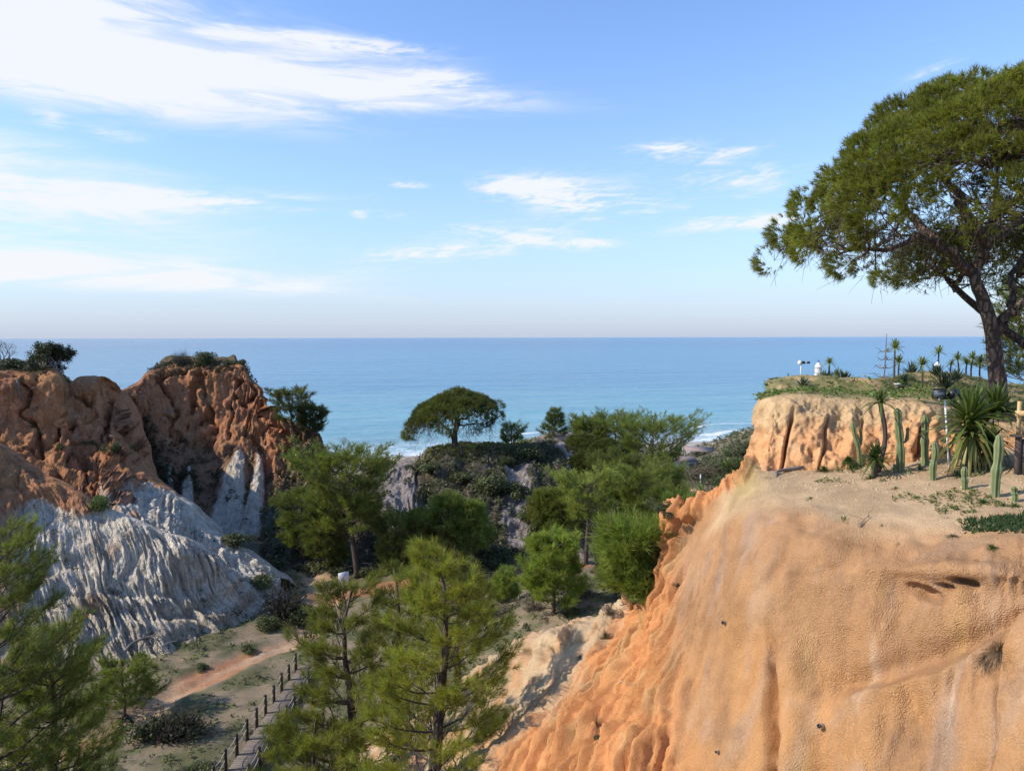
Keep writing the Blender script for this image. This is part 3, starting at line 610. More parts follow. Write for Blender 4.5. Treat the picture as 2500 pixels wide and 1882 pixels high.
pd, ps = seg_dist(GX, GY, PATH); pd2, ps2 = seg_dist(GX, GY, PATH2)
G3 = np.stack([GX, GY, 0*GX], -1)
shore = GY - .31*GX - 245                                      # distance seaward of the water line
base = np.interp(GY, [-60, 60, 70, 85, 110, 150, 200, 238, 246, 262, 290], [-21.3, -21.4, -21.7, -23.2, -26.5, -31, -35, -36.9, -37.4, -39, -41])
GZ = np.where(shore > -30, np.interp(shore, [-30, -6, 0, 12, 45], [-36.6, -37.5, -38.02, -39.2, -43]), base + (np.interp(shore, [-60, -30], [0, 1])*(-36.6-base)))
hill = 11*sst((GX - 26 - (GY-100)*.13), 0, 45)*sst(GY, 95, 130)*(1-sst(shore, -45, -14))
GZ = GZ + hill + fbm(G3, (.09, .09, 1), 4)*.7*(1-sst(shore, -60, -30)) + fbm(G3, (.6, .6, 1), 4)*.16*(1-sst(shore, -60, -30)) + fbm(G3, (1.6, 1.6, 1), 3, .6)*.09*(1-sst(shore, -60, -30))
GZ += 3.2*sst(GX, -6, 6)*sst(GY, 30, 38)*(1-sst(GY, 50, 64))          # bank climbing to the right
pw = 1.05 + fbm(G3, (.2, .2, 1), 3)*.8 + fbm(G3, (1.1, 1.1, 1), 3)*.35
onp = 1-sst(pd, pw-.35, pw+.35)
GZ -= onp*.22 + .16*np.exp(-((pd-.25-perlin(np.stack([ps*.35, ps*0, ps*0], -1))*.5)/.14)**2)*sst(GX, -46, -20)
onp2 = 1-sst(pd2, 1.2, 1.9)
ng = fbm(G3, (.22, .22, 1), 4); ng2 = fbm(G3, (.9, .9, 1), 4, .6); ng3 = fbm(G3, (.45, .45, 1), 4)
gc = cmix(np.broadcast_to(np.array([.25, .19, .12]), G3.shape), [.37, .27, .155], sst(ng, 0, .45))
gc = cmix(gc, [.10, .105, .045], sst(ng3 + ng*.6, -.2, .16)*.85)
gc = cmix(gc, [.20, .16, .12], sst(ng2, .12, .4)*.6)
far = sst(GY, 62, 72)
gc = cmix(gc, [.15, .13, .085], far*(1-sst(shore, -70, -40))*.75*sst(ng+.4, 0, .4))
gc = cmix(gc, cmix(np.broadcast_to(np.array([.50, .33, .20]), G3.shape), [.42, .20, .10], sst(fbm(np.stack([ps*.12, pd*.9, 0*ps], -1), (1, 1, 1), 3), -.1, .3)), onp)
gc = cmix(gc, [.42, .19, .10], onp2)
gc = cmix(gc, [.46, .30, .16], (1-sst(pd2, 1.5, 2.6))*sst(GY, 100, 130))
gc = cmix(gc, [.46, .385, .30], sst(shore, -52, -30)); gc = cmix(gc, [.30, .255, .21], sst(shore, -9, -1.5)*.9)
I = np.arange(GX.size).reshape(GX.shape)
gq = np.stack([I[:-1, :-1], I[1:, :-1], I[1:, 1:], I[:-1, 1:]], -1).reshape(-1, 4)
gV = np.stack([GX, GY, GZ + CAMZ], -1).reshape(-1, 3)
tag(obj('ground', mesh_np('ground', gV, gq, gc.reshape(-1, 3), True), M['earth_near']), kind='structure')
BV.append((gV, gq))

# --- sea
def sea_mat():
    m, T, p, out = new_mat('sea_water'); P = wpos(T); x, y, z = T.sep(P)
    D = T.m('SUBTRACT', T.m('SUBTRACT', y, T.m('MULTIPLY', x, .31)), 245.0)
    w1 = T.noise(T.vmul(P, (.45, 1, 1)), .045, 4, .55); w2 = T.noise(T.vmul(P, (.5, 1, 1)), .35, 5, .6, .5); w3 = T.noise(T.vmul(P, (.35, 1, 1)), 1.3, 5, .6)
    big = T.noise(T.vmul(P, (.15, 1, 1)), .006, 4, .6)
    col = T.mix(T.mapr(D, 5, 95), (.27, .41, .40), (.15, .36, .41))
    col = T.mix(T.mapr(D, 60, 420), col, (.085, .245, .36))
    col = T.mix(T.mapr(D, 400, 3500), col, (.06, .17, .295))
    col = T.mix(T.m('MULTIPLY', T.mapr(big, .42, .62), .35), col, (.045, .22, .32))
    lace = T.mapr(T.noise(T.vmul(P, (.55, 1, 1)), .55, 6, .68, 1.2), .47, .58)
    wob = T.m('MULTIPLY', T.m('SUBTRACT', T.noise(T.vmul(P, (1, .2, 1)), .03, 3), .5), 34.0)
    Dw = T.m('ADD', D, wob)
    def band(c0, hw): return T.m('EXPONENT', T.m('MULTIPLY', T.m('POWER', T.m('ABSOLUTE', T.m('DIVIDE', T.m('SUBTRACT', Dw, c0), hw)), 2.0), -1.0))
    gate = T.mapr(T.noise(T.vmul(P, (1, .25, 1)), .022, 3), .46, .60)
    gate2 = T.mapr(T.noise(T.vmul(P, (1, .25, 1)), .028, 3, .5, 0), .50, .62)
    sw = T.mapr(D, 16, -2)
    f = T.m('MULTIPLY', T.m('MULTIPLY', T.mapr(D, 46, 4), lace), .75)
    f = T.m('ADD', f, T.m('MULTIPLY', band(20, 2.6), T.m('ADD', .25, gate)))
    f = T.m('ADD', f, T.m('MULTIPLY', band(44, 1.6), T.m('MULTIPLY', gate, 1.2)))
    f = T.m('ADD', f, T.m('MULTIPLY', band(70, 1.2), T.m('MULTIPLY', gate2, .45)))
    f = T.m('ADD', f, T.m('MULTIPLY', sw, T.mapr(w2, .35, .6, .35, 1.0)))
    f = T.m('MINIMUM', T.m('MAXIMUM', T.m('MULTIPLY', f, T.mapr(w2, .25, .6, .45, 1.1)), 0.0), 1.0)
    T.put(p.inputs['Base Color'], T.mix(f, col, (.78, .80, .80)))
    T.put(p.inputs['Roughness'], T.m('ADD', T.m('MULTIPLY', f, .5), .22)); p.inputs['IOR'].default_value = 1.33; p.inputs['Specular IOR Level'].default_value = .42
    b = T.node('ShaderNodeBump'); b.inputs['Strength'].default_value = 1.0; b.inputs['Distance'].default_value = 1.0
    w0 = T.noise(T.vmul(P, (.3, 1, 1)), .016, 5, .6)
    T.put(b.inputs['Height'], T.m('ADD', T.m('ADD', T.m('MULTIPLY', w1, 5.0), T.m('MULTIPLY', w0, 9.0)), T.m('ADD', T.m('MULTIPLY', w2, 1.15), T.m('MULTIPLY', w3, .34)))); T.l.new(b.outputs[0], p.inputs['Normal'])
    return m
sx = axis([(-40000, -4000, 6000), (-4000, -600, 400), (-600, -200, 60), (-200, 160, 2.4), (160, 600, 50), (600, 4000, 400), (4000, 40000, 6000)])
sy = axis([(-30, 30, 1.3), (30, 130, 2.2), (130, 600, 40), (600, 4000, 340), (4000, 60000, 7000)])        # measured seaward of the shore line
SX, SD = np.meshgrid(sx, sy, indexing='ij'); SY = SD + 245 + .31*np.clip(SX, -700, 700)
S3 = np.stack([SX, SD, 0*SX], -1)
nearw = (1-sst(SD, 90, 200))*(1-sst(np.abs(SX), 300, 600))
SZ = nearw*(fbm(S3, (.03, .10, 1), 3)*.28)
gt = sst(fbm(S3, (.018, .004, 1), 2), -.1, .3)
for c0, a, w in ((19, .55, 2.2), (42, .75, 3.0), (70, .5, 4), (104, .4, 5)):
    q = (SD + fbm(S3, (.015, .01, 1), 2)*12 - c0)
    SZ = SZ + nearw*a*gt*np.exp(-(q/w)**2)*np.where(q < 0, 1, np.exp(-(q/w)**2*.0))
sV = np.stack([SX, SY, SZ], -1).reshape(-1, 3); I = np.arange(SX.size).reshape(SX.shape)
sq = np.stack([I[:-1, :-1], I[1:, :-1], I[1:, 1:], I[:-1, 1:]], -1).reshape(-1, 4)
tag(obj('sea', mesh_np('sea', sV, sq, None, True), sea_mat()), kind='structure')

# ------------------------------------------------------------------ placing helpers (rays against the built ground)
def make_bvh():
    V = []; Q = []; n = 0
    for v, q in BV: V.append(v); Q.append(q + n); n += len(v)
    V = np.concatenate(V); Q = np.concatenate(Q)
    return BVHTree.FromPolygons(V.tolist(), Q.tolist())
BVH = make_bvh()
def hit(px, py, d=60):
    r = ray(px, py); h = BVH.ray_cast(Vector((0, 0, CAMZ)), Vector(r).normalized())
    return np.array(h[0]) if h[0] is not None else at(px, py, d)
def drop(p, up=14):
    h = BVH.ray_cast(Vector((float(p[0]), float(p[1]), float(p[2])+up)), Vector((0, 0, -1)))
    return np.array(h[0]) if h[0] is not None else np.asarray(p)
def mpp(p): return math.hypot(float(p[1]), 0)/F                  # metres per photograph pixel at that depth

# ------------------------------------------------------------------ foliage builders
def perp(d):
    r = np.where(np.abs(d[..., 2:3]) < .9, np.array([0, 0, 1.]), np.array([1., 0, 0])); a = unit(np.cross(d, r)); return a, np.cross(d, a)
def shoots(pos, dirs, L, nn, nl, w, cols, spread=(.35, 1.05)):
    n = len(pos); t = rng.random((n, nn)); az = rng.random((n, nn))*2*math.pi
    ph = (spread[0] + (spread[1]-spread[0])*rng.random((n, nn)))*(1.15-.45*t)
    a, b = perp(dirs); L = np.broadcast_to(np.asarray(L, float), (n,))
    rad = np.cos(az)[..., None]*a[:, None] + np.sin(az)[..., None]*b[:, None]
    nd = np.cos(ph)[..., None]*dirs[:, None] + np.sin(ph)[..., None]*rad
    p0 = pos[:, None] + dirs[:, None]*(t*L[:, None])[..., None]
    ln = nl*(.75+.5*rng.random((n, nn)))[..., None]
    tip = p0 + nd*ln + np.array([0, 0, -.12])*ln*rng.random((n, nn, 1))
    sd = unit(np.cross(nd, rng.normal(size=nd.shape)))*w*.5
    V = np.stack([p0-sd, p0+sd, tip], 2).reshape(-1, 3)
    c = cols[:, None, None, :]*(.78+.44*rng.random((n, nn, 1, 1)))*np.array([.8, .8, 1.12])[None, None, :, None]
    return V, np.broadcast_to(c, (n, nn, 3, 3)).reshape(-1, 3)
def tri_mesh(name, V, C): return mesh_np(name, V, np.arange(len(V)).reshape(-1, 3), C)
def needle_cols(n, base, yel=(.17, .155, .035), k=.35):
    b = np.asarray(base)[None]*(.7+.6*rng.random((n, 1))); m = (rng.random((n, 1))**2)*k*2
    return b*(1-np.minimum(m, 1)) + np.asarray(yel)[None]*np.minimum(m, 1)
def wiggle(a, b, n, amp, sag=0):
    t = np.linspace(0, 1, n)[:, None]; p = a*(1-t) + b*t
    p[1:-1] += rng.normal(size=(n-2, 3))*amp; p[:, 2] += sag*np.sin(t[:, 0]*math.pi); return p

PINE_GREEN = (.088, .112, .028)
def branch_pine(label, base, h, R, h0=.25, levels=9, nb=5, prof=None, lean=(0, 0), near=1.0, green=PINE_GREEN, group=None, tw=6, sp=4, nn=22, name='pine_tree', up=.35, dead=6, fork=False, tuft=1.0, yk=.35, tilt=0):
    """open crowned pine: trunk, limbs in whorls, needle brushes on the twigs. near = needle size in metres / 0.16"""
    root = empty(name, base); prof = prof or (lambda f: (1-f)**.75*.95 + .08)
    npt = 9; t = np.linspace(0, 1, npt)
    trunk = np.stack([lean[0]*t**1.3, lean[1]*t**1.3, -0.6 + (h+.6)*t], -1); trunk[1:-1, :2] += np.cumsum(rng.normal(size=(npt-2, 2))*h*.008, 0)
    r0 = .026*h + .02
    tb = MB(); tb.tube(trunk, r0*(1-t*.93)+.012, 8, rough=.05)
    def tpos(f): return np.array([np.interp(f, t, trunk[:, q]) for q in range(3)])
    lb = MB(); SP = []; SD = []
    az0 = rng.random()*6.28
    for lv in range(levels):
        f = (lv+.3*rng.random())/levels; hf = h0 + (1-h0)*f*.97
        for b in range(nb if f < .85 else max(3, nb-2)):
            a = az0 + lv*1.1 + b*6.283/nb + rng.normal()*.28
            ln = R*prof(f)*(.72+.5*rng.random())
            s = tpos(min(hf + rng.normal()*.012, .99)); dh = np.array([math.cos(a), math.sin(a), 0])
            u2 = up + .5*f + rng.normal()*.1
            q = np.linspace(0, 1, 6)[:, None]
            br = s + dh*ln*q + np.array([0, 0, 1.])*ln*(u2*.35*q + u2*.6*q*q) + rng.normal(size=(6, 3))*ln*.022*q
            lb.tube(br, (r0*(.21-.10*f)*np.linspace(1, .25, 6)).clip(.005*near), 4, cap=False)
            if f < .06 and dead and rng.random() < .5: continue
            for k in range(tw):
                tt = .32 + .68*(k+rng.random()*.6)/tw; tt = min(tt, 1)
                p = np.array([np.interp(tt, q[:, 0], br[:, z]) for z in range(3)])
                sa = a + (1 if k % 2 else -1)*(.45+.75*rng.random())*(1.15-tt*.7)
                tl = (ln*.42*(1.15-tt) + .16*near*1.6)*(.7+.6*rng.random())
                td = unit(np.array([math.cos(sa), math.sin(sa), .25+.6*rng.random()])); e = p + td*tl
                lb.tube(np.array([p, (p+e)/2+np.array([0, 0, -tl*.06]), e]), [.013*near, .009*near, .006*near], 3, cap=False)
                for m in range(sp):
                    ff = .35 + .65*(m+rng.random())/sp; SP.append(p + td*tl*ff + rng.normal(size=3)*.05*near); SD.append(unit(td + np.array([0, 0, .55]) + rng.normal(size=3)*.42))
    top = tpos(.985)
    for m in range(sp*2): SP.append(top + rng.normal(size=3)*.06); SD.append(unit(np.array([0, 0, 1.]) + rng.normal(size=3)*.35))
    for b in range(dead):                                     # bare lower twigs
        f = h0*(.35+.7*rng.random()); s = tpos(f); a = rng.random()*6.28; ln = R*(.25+.4*rng.random())
        e = s + np.array([math.cos(a)*ln, math.sin(a)*ln, ln*.1*rng.normal()]); w_ = wiggle(s, e, 5, ln*.05)
        lb.tube(w_, np.linspace(.016, .005, 5)*max(near, .8)*1.4, 3, cap=False)
        for z in range(2):
            p = w_[2+z]; lb.tube(np.array([p, p + rng.normal(size=3)*ln*.22]), [.008*near, .004*near], 3, cap=False)
    SP = np.array(SP); SD = np.array(SD); cols = needle_cols(len(SP), green, k=yk)
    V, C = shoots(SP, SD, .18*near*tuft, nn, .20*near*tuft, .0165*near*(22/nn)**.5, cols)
    far = near > 1.3
    obj('trunk', tb.mesh('trunk', True), M['bark_far' if far else 'bark'], root)
    tag(obj('limbs', lb.mesh('limbs', True), M['bark_far'], root), kind='stuff')
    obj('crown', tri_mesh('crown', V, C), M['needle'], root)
    return tag(root, label, 'tree', group)

def dome_pine(label, trunk, rad, centre, R, Ry, rz, expo, nclump, per, size, near, green, limbs, group=None, name='umbrella_pine', nn=26, drop_edge=.0, lumps=.10, bark='bark', twigs=240, inner=.82, cut=None, hang=0, thick=.16, tilt=0, nlen=1.0, nwid=1.0):
    """stone pine: bare trunk, fanning limbs, domed crown of rounded needle clumps. All coordinates in world space."""
    base = np.array(trunk[0]); root = empty(name, base); c0 = np.asarray(centre) - base
    tb = MB(); tp = cr(np.array(trunk) - base, 22); rr = np.interp(np.linspace(0, 1, 22), np.linspace(0, 1, len(rad)), rad)
    tb.tube(tp, rr, 14, rough=.05)
    lb = MB(); nodes = [tp[-1]]
    for lp, r0, r1 in limbs:
        L = cr(np.array(lp) - base, 14); L[1:-1] += rng.normal(size=(12, 3))*.05*near; tb.tube(L, np.linspace(r0, r1, 14), 8, rough=.06); nodes += list(L[5:])
    nodes = np.array(nodes)
    # clump centres over the dome
    N = nclump; i = np.arange(N)+.5; r = np.sqrt(i/N); th = i*2.39996
    r = np.clip(r + rng.normal(size=N)*.025, 0, 1.02); fx = r*np.cos(th); fy = r*np.sin(th)
    zz = rz*(1-np.clip(r, 0, 1)**expo)
    P = np.stack([fx*R, fy*Ry, zz], -1); P += fbm(P, (.45/near**.5,)*3, 3)[:, None]*lumps*R*unit(P+np.array([0, 0, .2*R]))
    P[:, 2] -= drop_edge*sst(r, .72, 1)*rng.random(N) - tilt*fx
    low = rng.random(N) < thick; P[low] *= .82+.12*rng.random((low.sum(), 1)); P[low, 2] -= .05*rz
    P = P + c0
    if cut is not None: P = P[cut(P + base)]
    out = unit((P-c0)/np.array([R, Ry, rz*1.1]) + np.array([0, 0, .18]))
    n = len(P); d = unit(rng.normal(size=(n, per, 3)) + out[:, None]*1.25)
    cs = size*(.7+.6*rng.random((n, 1, 1)))
    pos = P[:, None] + d*cs*np.array([1, 1, .8])*(.75+.3*rng.random((n, per, 1)))
    dirs = unit(d + out[:, None]*.5 + np.array([0, 0, .35]) + rng.normal(size=d.shape)*.25)
    tone = (.72+.56*rng.random((n, 1, 1)))
    cols = (needle_cols(n*per, green, k=.3).reshape(n, per, 3)*tone).reshape(-1, 3)
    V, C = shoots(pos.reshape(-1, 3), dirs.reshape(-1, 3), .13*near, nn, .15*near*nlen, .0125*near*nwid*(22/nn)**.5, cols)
    # twigs from limbs to the clumps
    for q in rng.permutation(n)[:twigs]:
        k = nodes[np.argmin(((nodes-P[q])**2).sum(1) + rng.random(len(nodes))*2*near)]
        w_ = wiggle(k, P[q], 6, .07*np.linalg.norm(P[q]-k), -.06*np.linalg.norm(P[q]-k)); lb.tube(w_, np.linspace(.035, .008, 6)*near, 4, cap=False)
        for z in range(5):
            p = w_[2+z % 4]; e = p + unit(rng.normal(size=3)+np.array([0, 0, -.25]))*.75*near*(.4+rng.random()); lb.tube(np.array([p, (p+e)/2+rng.normal(size=3)*.05*near, e]), [.010*near, .008*near, .005*near], 3, cap=False)
    for q in range(hang):                                        # bare drooping twigs under the rim
        a = rng.random()*6.283; rr_ = .5+.5*rng.random(); p = c0 + np.array([math.cos(a)*R*rr_, math.sin(a)*Ry*rr_, -drop_edge*.3])
        if cut is not None and not cut((p+base)[None])[0]: continue
        e = p + np.array([math.cos(a)*.5, math.sin(a)*.5, -1.0])*near*(.4+.8*rng.random()) + rng.normal(size=3)*.25*near
        lb.tube(wiggle(p, e, 5, .07*near), np.linspace(.013, .004, 5)*near, 3, cap=False)
        for z in range(4):
            m_ = lerp(p, e, .2+.75*rng.random()); lb.tube(np.array([m_, m_ + np.array([0, 0, -.12])*near + rng.normal(size=3)*.28*near]), [.007*near, .003*near], 3, cap=False)
    obj('trunk', tb.mesh('trunk', True), M[bark], root); tag(obj('twigs', lb.mesh('twigs', True), M['bark_far'], root), kind='stuff'); obj('crown', tri_mesh('crown', V, C), M['needle'], root)
    return tag(root, label, 'tree', group)

def leaf_quads(pos, nrm_, size, cols, asp=.55):
    n = len(pos); a, b = perp(nrm_); th = rng.random(n)*6.283
    u = (np.cos(th)[:, None]*a + np.sin(th)[:, None]*b); v = np.cross(nrm_, u); s = np.broadcast_to(np.asarray(size, float), (n,))[:, None]
    V = np.stack([pos-u*s*.5, pos+v*s*asp*.5, pos+u*s*.5, pos-v*s*asp*.5], 1).reshape(-1, 3)
    return V, np.arange(n*4).reshape(-1, 4), np.repeat(cols, 4, 0)
def shrub_mesh(seed, n, leaf, lump=.35, base=(.05, .065, .025), twigs=26, flat=.75, tcol=(.10, .08, .06), open_=.0):
    global rng
    keep = rng; rng = np.random.default_rng(seed)
    k = 9; cen = np.concatenate([rng.normal(size=(k, 2))*.42, .25+.45*rng.random((k, 1))*flat], 1); cr_ = .30+.25*rng.random(k)
    w = rng.integers(0, k, n); d = unit(rng.normal(size=(n, 3)) + np.array([0, 0, .35]))
    pos = cen[w] + d*cr_[w][:, None]*(.55+.5*rng.random((n, 1))**.6)*np.array([1, 1, .85]); pos[:, 2] = np.abs(pos[:, 2])
    tone = (.6+.8*rng.random(k))[w][:, None]*(.65+.7*rng.random((n, 1)))
    V, Q, C = leaf_quads(pos, unit(d + rng.normal(size=d.shape)*.7), leaf*(.6+.8*rng.random(n)), np.asarray(base)[None]*tone)
    mb = MB()
    for i in range(twigs):
        e = cen[rng.integers(0, k)] + unit(rng.normal(size=3)+np.array([0, 0, .7]))*(.35+.3*rng.random()); mb.tube(wiggle(np.array([0, 0, -.08])+rng.normal(size=3)*np.array([.15, .15, 0]), e, 5, .05), np.linspace(.02, .005, 5), 3, cap=False)
    TV = np.concatenate(mb.V); TQ = np.concatenate(mb.Q)
    rng = keep
    leafm = mesh_np('foliage', V, Q, C); stem = mesh_np('stems', TV, TQ, np.tile(np.asarray(tcol), (len(TV), 1)))
    leafm.materials.append(M['leaf']); stem.materials.append(M['dry'])
    return leafm, stem
SHRUB = {
 'dark': [shrub_mesh(s, 2200, .12, base=(.060, .072, .030)) for s in (1, 2, 3)],
 'olive': [shrub_mesh(s, 1900, .11, base=(.085, .092, .042)) for s in (4, 5)],
 'green': [shrub_mesh(s, 2000, .11, base=(.075, .105, .028)) for s in (6, 7)],
 'dry': [shrub_mesh(s, 900, .09, base=(.105, .085, .062), twigs=70) for s in (8, 9)],
 'bare': [shrub_mesh(s, 420, .08, base=(.05, .05, .03), twigs=120, tcol=(.07, .055, .045)) for s in (10,)]}
_sc = [0]
def shrub(label, kind, base, r, hz=1.0, group=None, name='shrub'):
    _sc[0] += 1; lm, sm = SHRUB[kind][_sc[0] % len(SHRUB[kind])]
    e = empty(name, base, random.random()*6.28); e.scale = (r, r, r*hz)
    obj('foliage', lm, None, e); obj('stems', sm, None, e)
    return tag(e, label, 'shrub', group)
def clumps(name, pts, nrms, sizes, per, leaf, cols, mat, label=None, cat=None, parent=None, upb=.6):
    n = len(pts); d = unit(rng.normal(size=(n, per, 3)) + nrms[:, None]*.8 + np.array([0, 0, upb]))
    pos = pts[:, None] + d*sizes[:, None, None]*(.35+.65*rng.random((n, per, 1)))
    c = np.repeat(cols, per, 0)*(.6+.8*rng.random((n*per, 1)))
    V, Q, C = leaf_quads(pos.reshape(-1, 3), unit(d + rng.normal(size=d.shape)*.6).reshape(-1, 3), np.repeat(sizes, per)*leaf*(.6+.8*rng.random(n*per)), c)
    o = obj(name, mesh_np(name, V, Q, C), mat); o['kind'] = 'stuff'
    return tag(o, label, cat)
def sample_patch(P, N, w, n):
    w = w.ravel(); p = w/w.sum(); idx = rng.choice(len(p), n, p=p); nv_ = P.shape[1]; i, j = idx//nv_, idx % nv_
    i2 = np.minimum(i+1, P.shape[0]-1); j2 = np.minimum(j+1, nv_-1); a = rng.random((n, 1)); b = rng.random((n, 1))
    q = P[i, j]*(1-a)*(1-b) + P[i2, j]*a*(1-b) + P[i, j2]*(1-a)*b + P[i2, j2]*a*b
    return q, N.reshape(-1, 3)[idx], idx
def area_w(P):
    return np.linalg.norm(np.cross(np.gradient(P, axis=0), np.gradient(P, axis=1)), axis=-1)

# ------------------------------------------------------------------ ground cover on the slopes (nobody could count it)
nF = fbm(PF, (.25, .25, .2), 4); bare = barepatch(PF, UF, VF)
w = area_w(PF)*np.clip(1-sst(bare+nF*.4, .22, .5), .03, 1)*sst(VF, 2.9, 3.4)*(1-sst(VF, 7.0, 7.4))
p, nr, ix = sample_patch(PF, NF, w, 3000)
cc = np.where(rng.random((len(p), 1)) < .5, np.array([[.060, .072, .030]]), np.where(rng.random((len(p), 1)) < .6, np.array([[.085, .085, .045]]), np.array([[.10, .085, .065]])))
clumps('knoll_scrub', p, nr, .30+.75*rng.random(len(p))**2, 22, .44, cc, M['leaf'], 'low dark scrub covering the shaded front of the knoll', 'scrub')
w = area_w(PF)*(1-sst(VF + nF*.4, 3.2, 3.9))*sst(VF, 1.5, 2)*sst(UF, 7.3, 8.0)*(1-sst(UF, 11.6, 12.4))
p, nr, ix = sample_patch(PF, NF, w, 1100)
cc = np.where(rng.random((len(p), 1)) < .55, np.array([[.16, .165, .03]]), np.array([[.08, .10, .03]]))
clumps('knoll_top_plants', p, nr, .10+.22*rng.random(len(p)), 16, .5, cc, M['leaf'], 'yellow green mat plants on the knoll top under the umbrella pine', 'ground cover')
nE = fbm(PE, (.2, .2, .15), 4)
w = area_w(PE)*(sst(UE + nE*2, 12.6, 14.4)*sst(VE, 3.4, 4.2) + .55*sst(VE+nE*1.4, 5.0, 6.2)*(1-.9*sst(cones(UE, VE), .1, .4)) + 2.2*np.exp(-((UE-3.1-(VE-4.2)*.75)/.7)**2)*sst(VE, 4.0, 4.5) + .25*sst(nE, .2, .5))*sst(VE, 2.9, 3.3) + area_w(PE)*1.6*sst(VE, 1.6, 2.2)*(1-sst(VE, 3.0, 3.3))*sst(UE, 5, 6)*(1-sst(UE, 10.6, 11.4))
p, nr, ix = sample_patch(PE, NE, w, 2200)
cc = np.where(rng.random((len(p), 1)) < .6, np.array([[.055, .060, .030]]), np.array([[.085, .075, .05]]))
clumps('butte_scrub', p, nr, .22+.6*rng.random(len(p))**2, 18, .46, cc, M['leaf'], 'dark scrub on the shoulder and gullies of the red butte', 'scrub')
w = area_w(PD)*sst(VD, 3.0, 5.4)*sst(fbm(PD, (.5, .5, .4), 3), .0, .35)*(1-sst(VD, 6.2, 6.6)) + area_w(PD)*.05
p, nr, ix = sample_patch(PD, ND, w, 900)
cc = np.where(rng.random((len(p), 1)) < .5, np.array([[.05, .05, .03]]), np.array([[.10, .09, .065]]))
clumps('fan_scrub', p, nr, .10+.28*rng.random(len(p))**2, 18, .42, cc, M['leaf'], 'small dark tufts dotted over the white gullied slope', 'scrub')
nC = fbm(PC, (.3, .3, .2), 3)
w = area_w(PC)*(sst(nC, .12, .4)*sst(VC, 3.3, 4)*.6 + (1-sst(VC, 2.9, 3.1))*sst(VC, 1.6, 2.2)*(UC < 6)*2)
p, nr, ix = sample_patch(PC, NC, w, 1500)
cc = np.where(rng.random((len(p), 1)) < .5, np.array([[.05, .052, .028]]), np.array([[.12, .10, .06]]))
clumps('near_cliff_scrub', p, nr, .10+.30*rng.random(len(p))**2, 18, .42, cc, M['leaf'], 'sparse scrub clinging to the red cliff at the left edge', 'scrub')
# valley floor
G3z = np.stack([GX, GY, GZ + CAMZ], -1); NG = np.zeros_like(G3z); NG[..., 2] = 1
ga = np.gradient(GX, axis=0)*np.gradient(GY, axis=1)
offp = sst(np.minimum(pd - pw, pd2-1.8), .1, 1.2)*sst(np.abs(GX+13.2), .9, 1.3)
w = ga*offp*(.12+sst(ng3+ng*.5, -.2, .2))*(GX > -45)*(GX < 14)*(GY > 28)*(GY < 72)
p, nr, ix = sample_patch(G3z, NG, w, 8500)
cc = np.where(rng.random((len(p), 1)) < .55, np.array([[.10, .145, .040]]), np.array([[.14, .14, .06]]))
clumps('valley_grass', p, nr, .10+.24*rng.random(len(p))**2, 8, .62, cc, M['leaf'], 'short green grass and weeds on the sandy valley floor', 'grass', upb=1.2)
w = ga*offp*sst(ng2+ng3*.7, .08, .4)*(GX > -45)*(GX < 16)*(GY > 28)*(GY < 76)*(.3+sst(GX, -10, -2)*2.0 + sst(GY, 56, 64)*2)
p, nr, ix = sample_patch(G3z, NG, w, 2200)
cc = np.where(rng.random((len(p), 1)) < .45, np.array([[.065, .07, .045]]), np.where(rng.random((len(p), 1)) < .5, np.array([[.12, .115, .08]]), np.array([[.14, .105, .075]])))
clumps('valley_scrub', p, nr, .14+.42*rng.random(len(p))**2, 24, .40, cc, M['leaf'], 'grey green low scrub over the valley floor and bank', 'scrub')
w = ga*(GX > 8)*(GX < 110)*(GY > 84)*(shore < -34)*offp*(.4+sst(ng, -.2, .2))*np.exp(-((GX/GY-.27)/.12)**2)
p, nr, ix = sample_patch(G3z, NG, w, 2200)
cc = np.where(rng.random((len(p), 1)) < .45, np.array([[.055, .068, .03]]), np.where(rng.random((len(p), 1)) < .5, np.array([[.09, .115, .035]]), np.array([[.12, .11, .075]])))
clumps('shore_scrub', p, nr, .5+1.0*rng.random(len(p))**2, 22, .40, cc, M['leaf'], 'mixed green scrub filling the valley mouth above the beach', 'scrub')
# garden ground cover
w = area_w(PB)*sst(VB, 1.2, 2)*(1-sst(VB+fbm(PB, (.8, .8, .8), 3)*.4, 3.4, 4.1))*(.25+sst(fbm(PB, (.6, .6, .6), 3), -.4, 0))*(PB[..., 1] < 34)
p, nr, ix = sample_patch(PB, NB, w, 6500)
cc = np.where(rng.random((len(p), 1)) < .6, np.array([[.060, .105, .022]]), np.array([[.12, .135, .05]]))
clumps('bluff_grass', p, nr, .06+.14*rng.random(len(p))**2, 9, .5, cc, M['leaf'], 'green grass and succulents covering the bluff top', 'grass', upb=1.0)
w = area_w(PA)*sst(fbm(PA, (1.1, 1.1, 1.1), 3)+.35*fbm(PA, (.4, .4, .4), 2), .12, .3)*sst(VA, 1.6, 2.0)*(1-sst(VA, 3.0, 3.5))*(UA < 5)*(1-sst(UA + (VA-2)*1.0, 4.4, 5.2))
p, nr, ix = sample_patch(PA, NA, w, 1300)
cc = np.where(rng.random((len(p), 1)) < .7, np.array([[.065, .105, .025]]), np.array([[.16, .14, .07]]))
clumps('ledge_grass', p, nr, .03+.07*rng.random(len(p))**2, 12, .55, cc, M['leaf'], 'patches of green grass on the sandy cactus ledge', 'grass', upb=1.2)
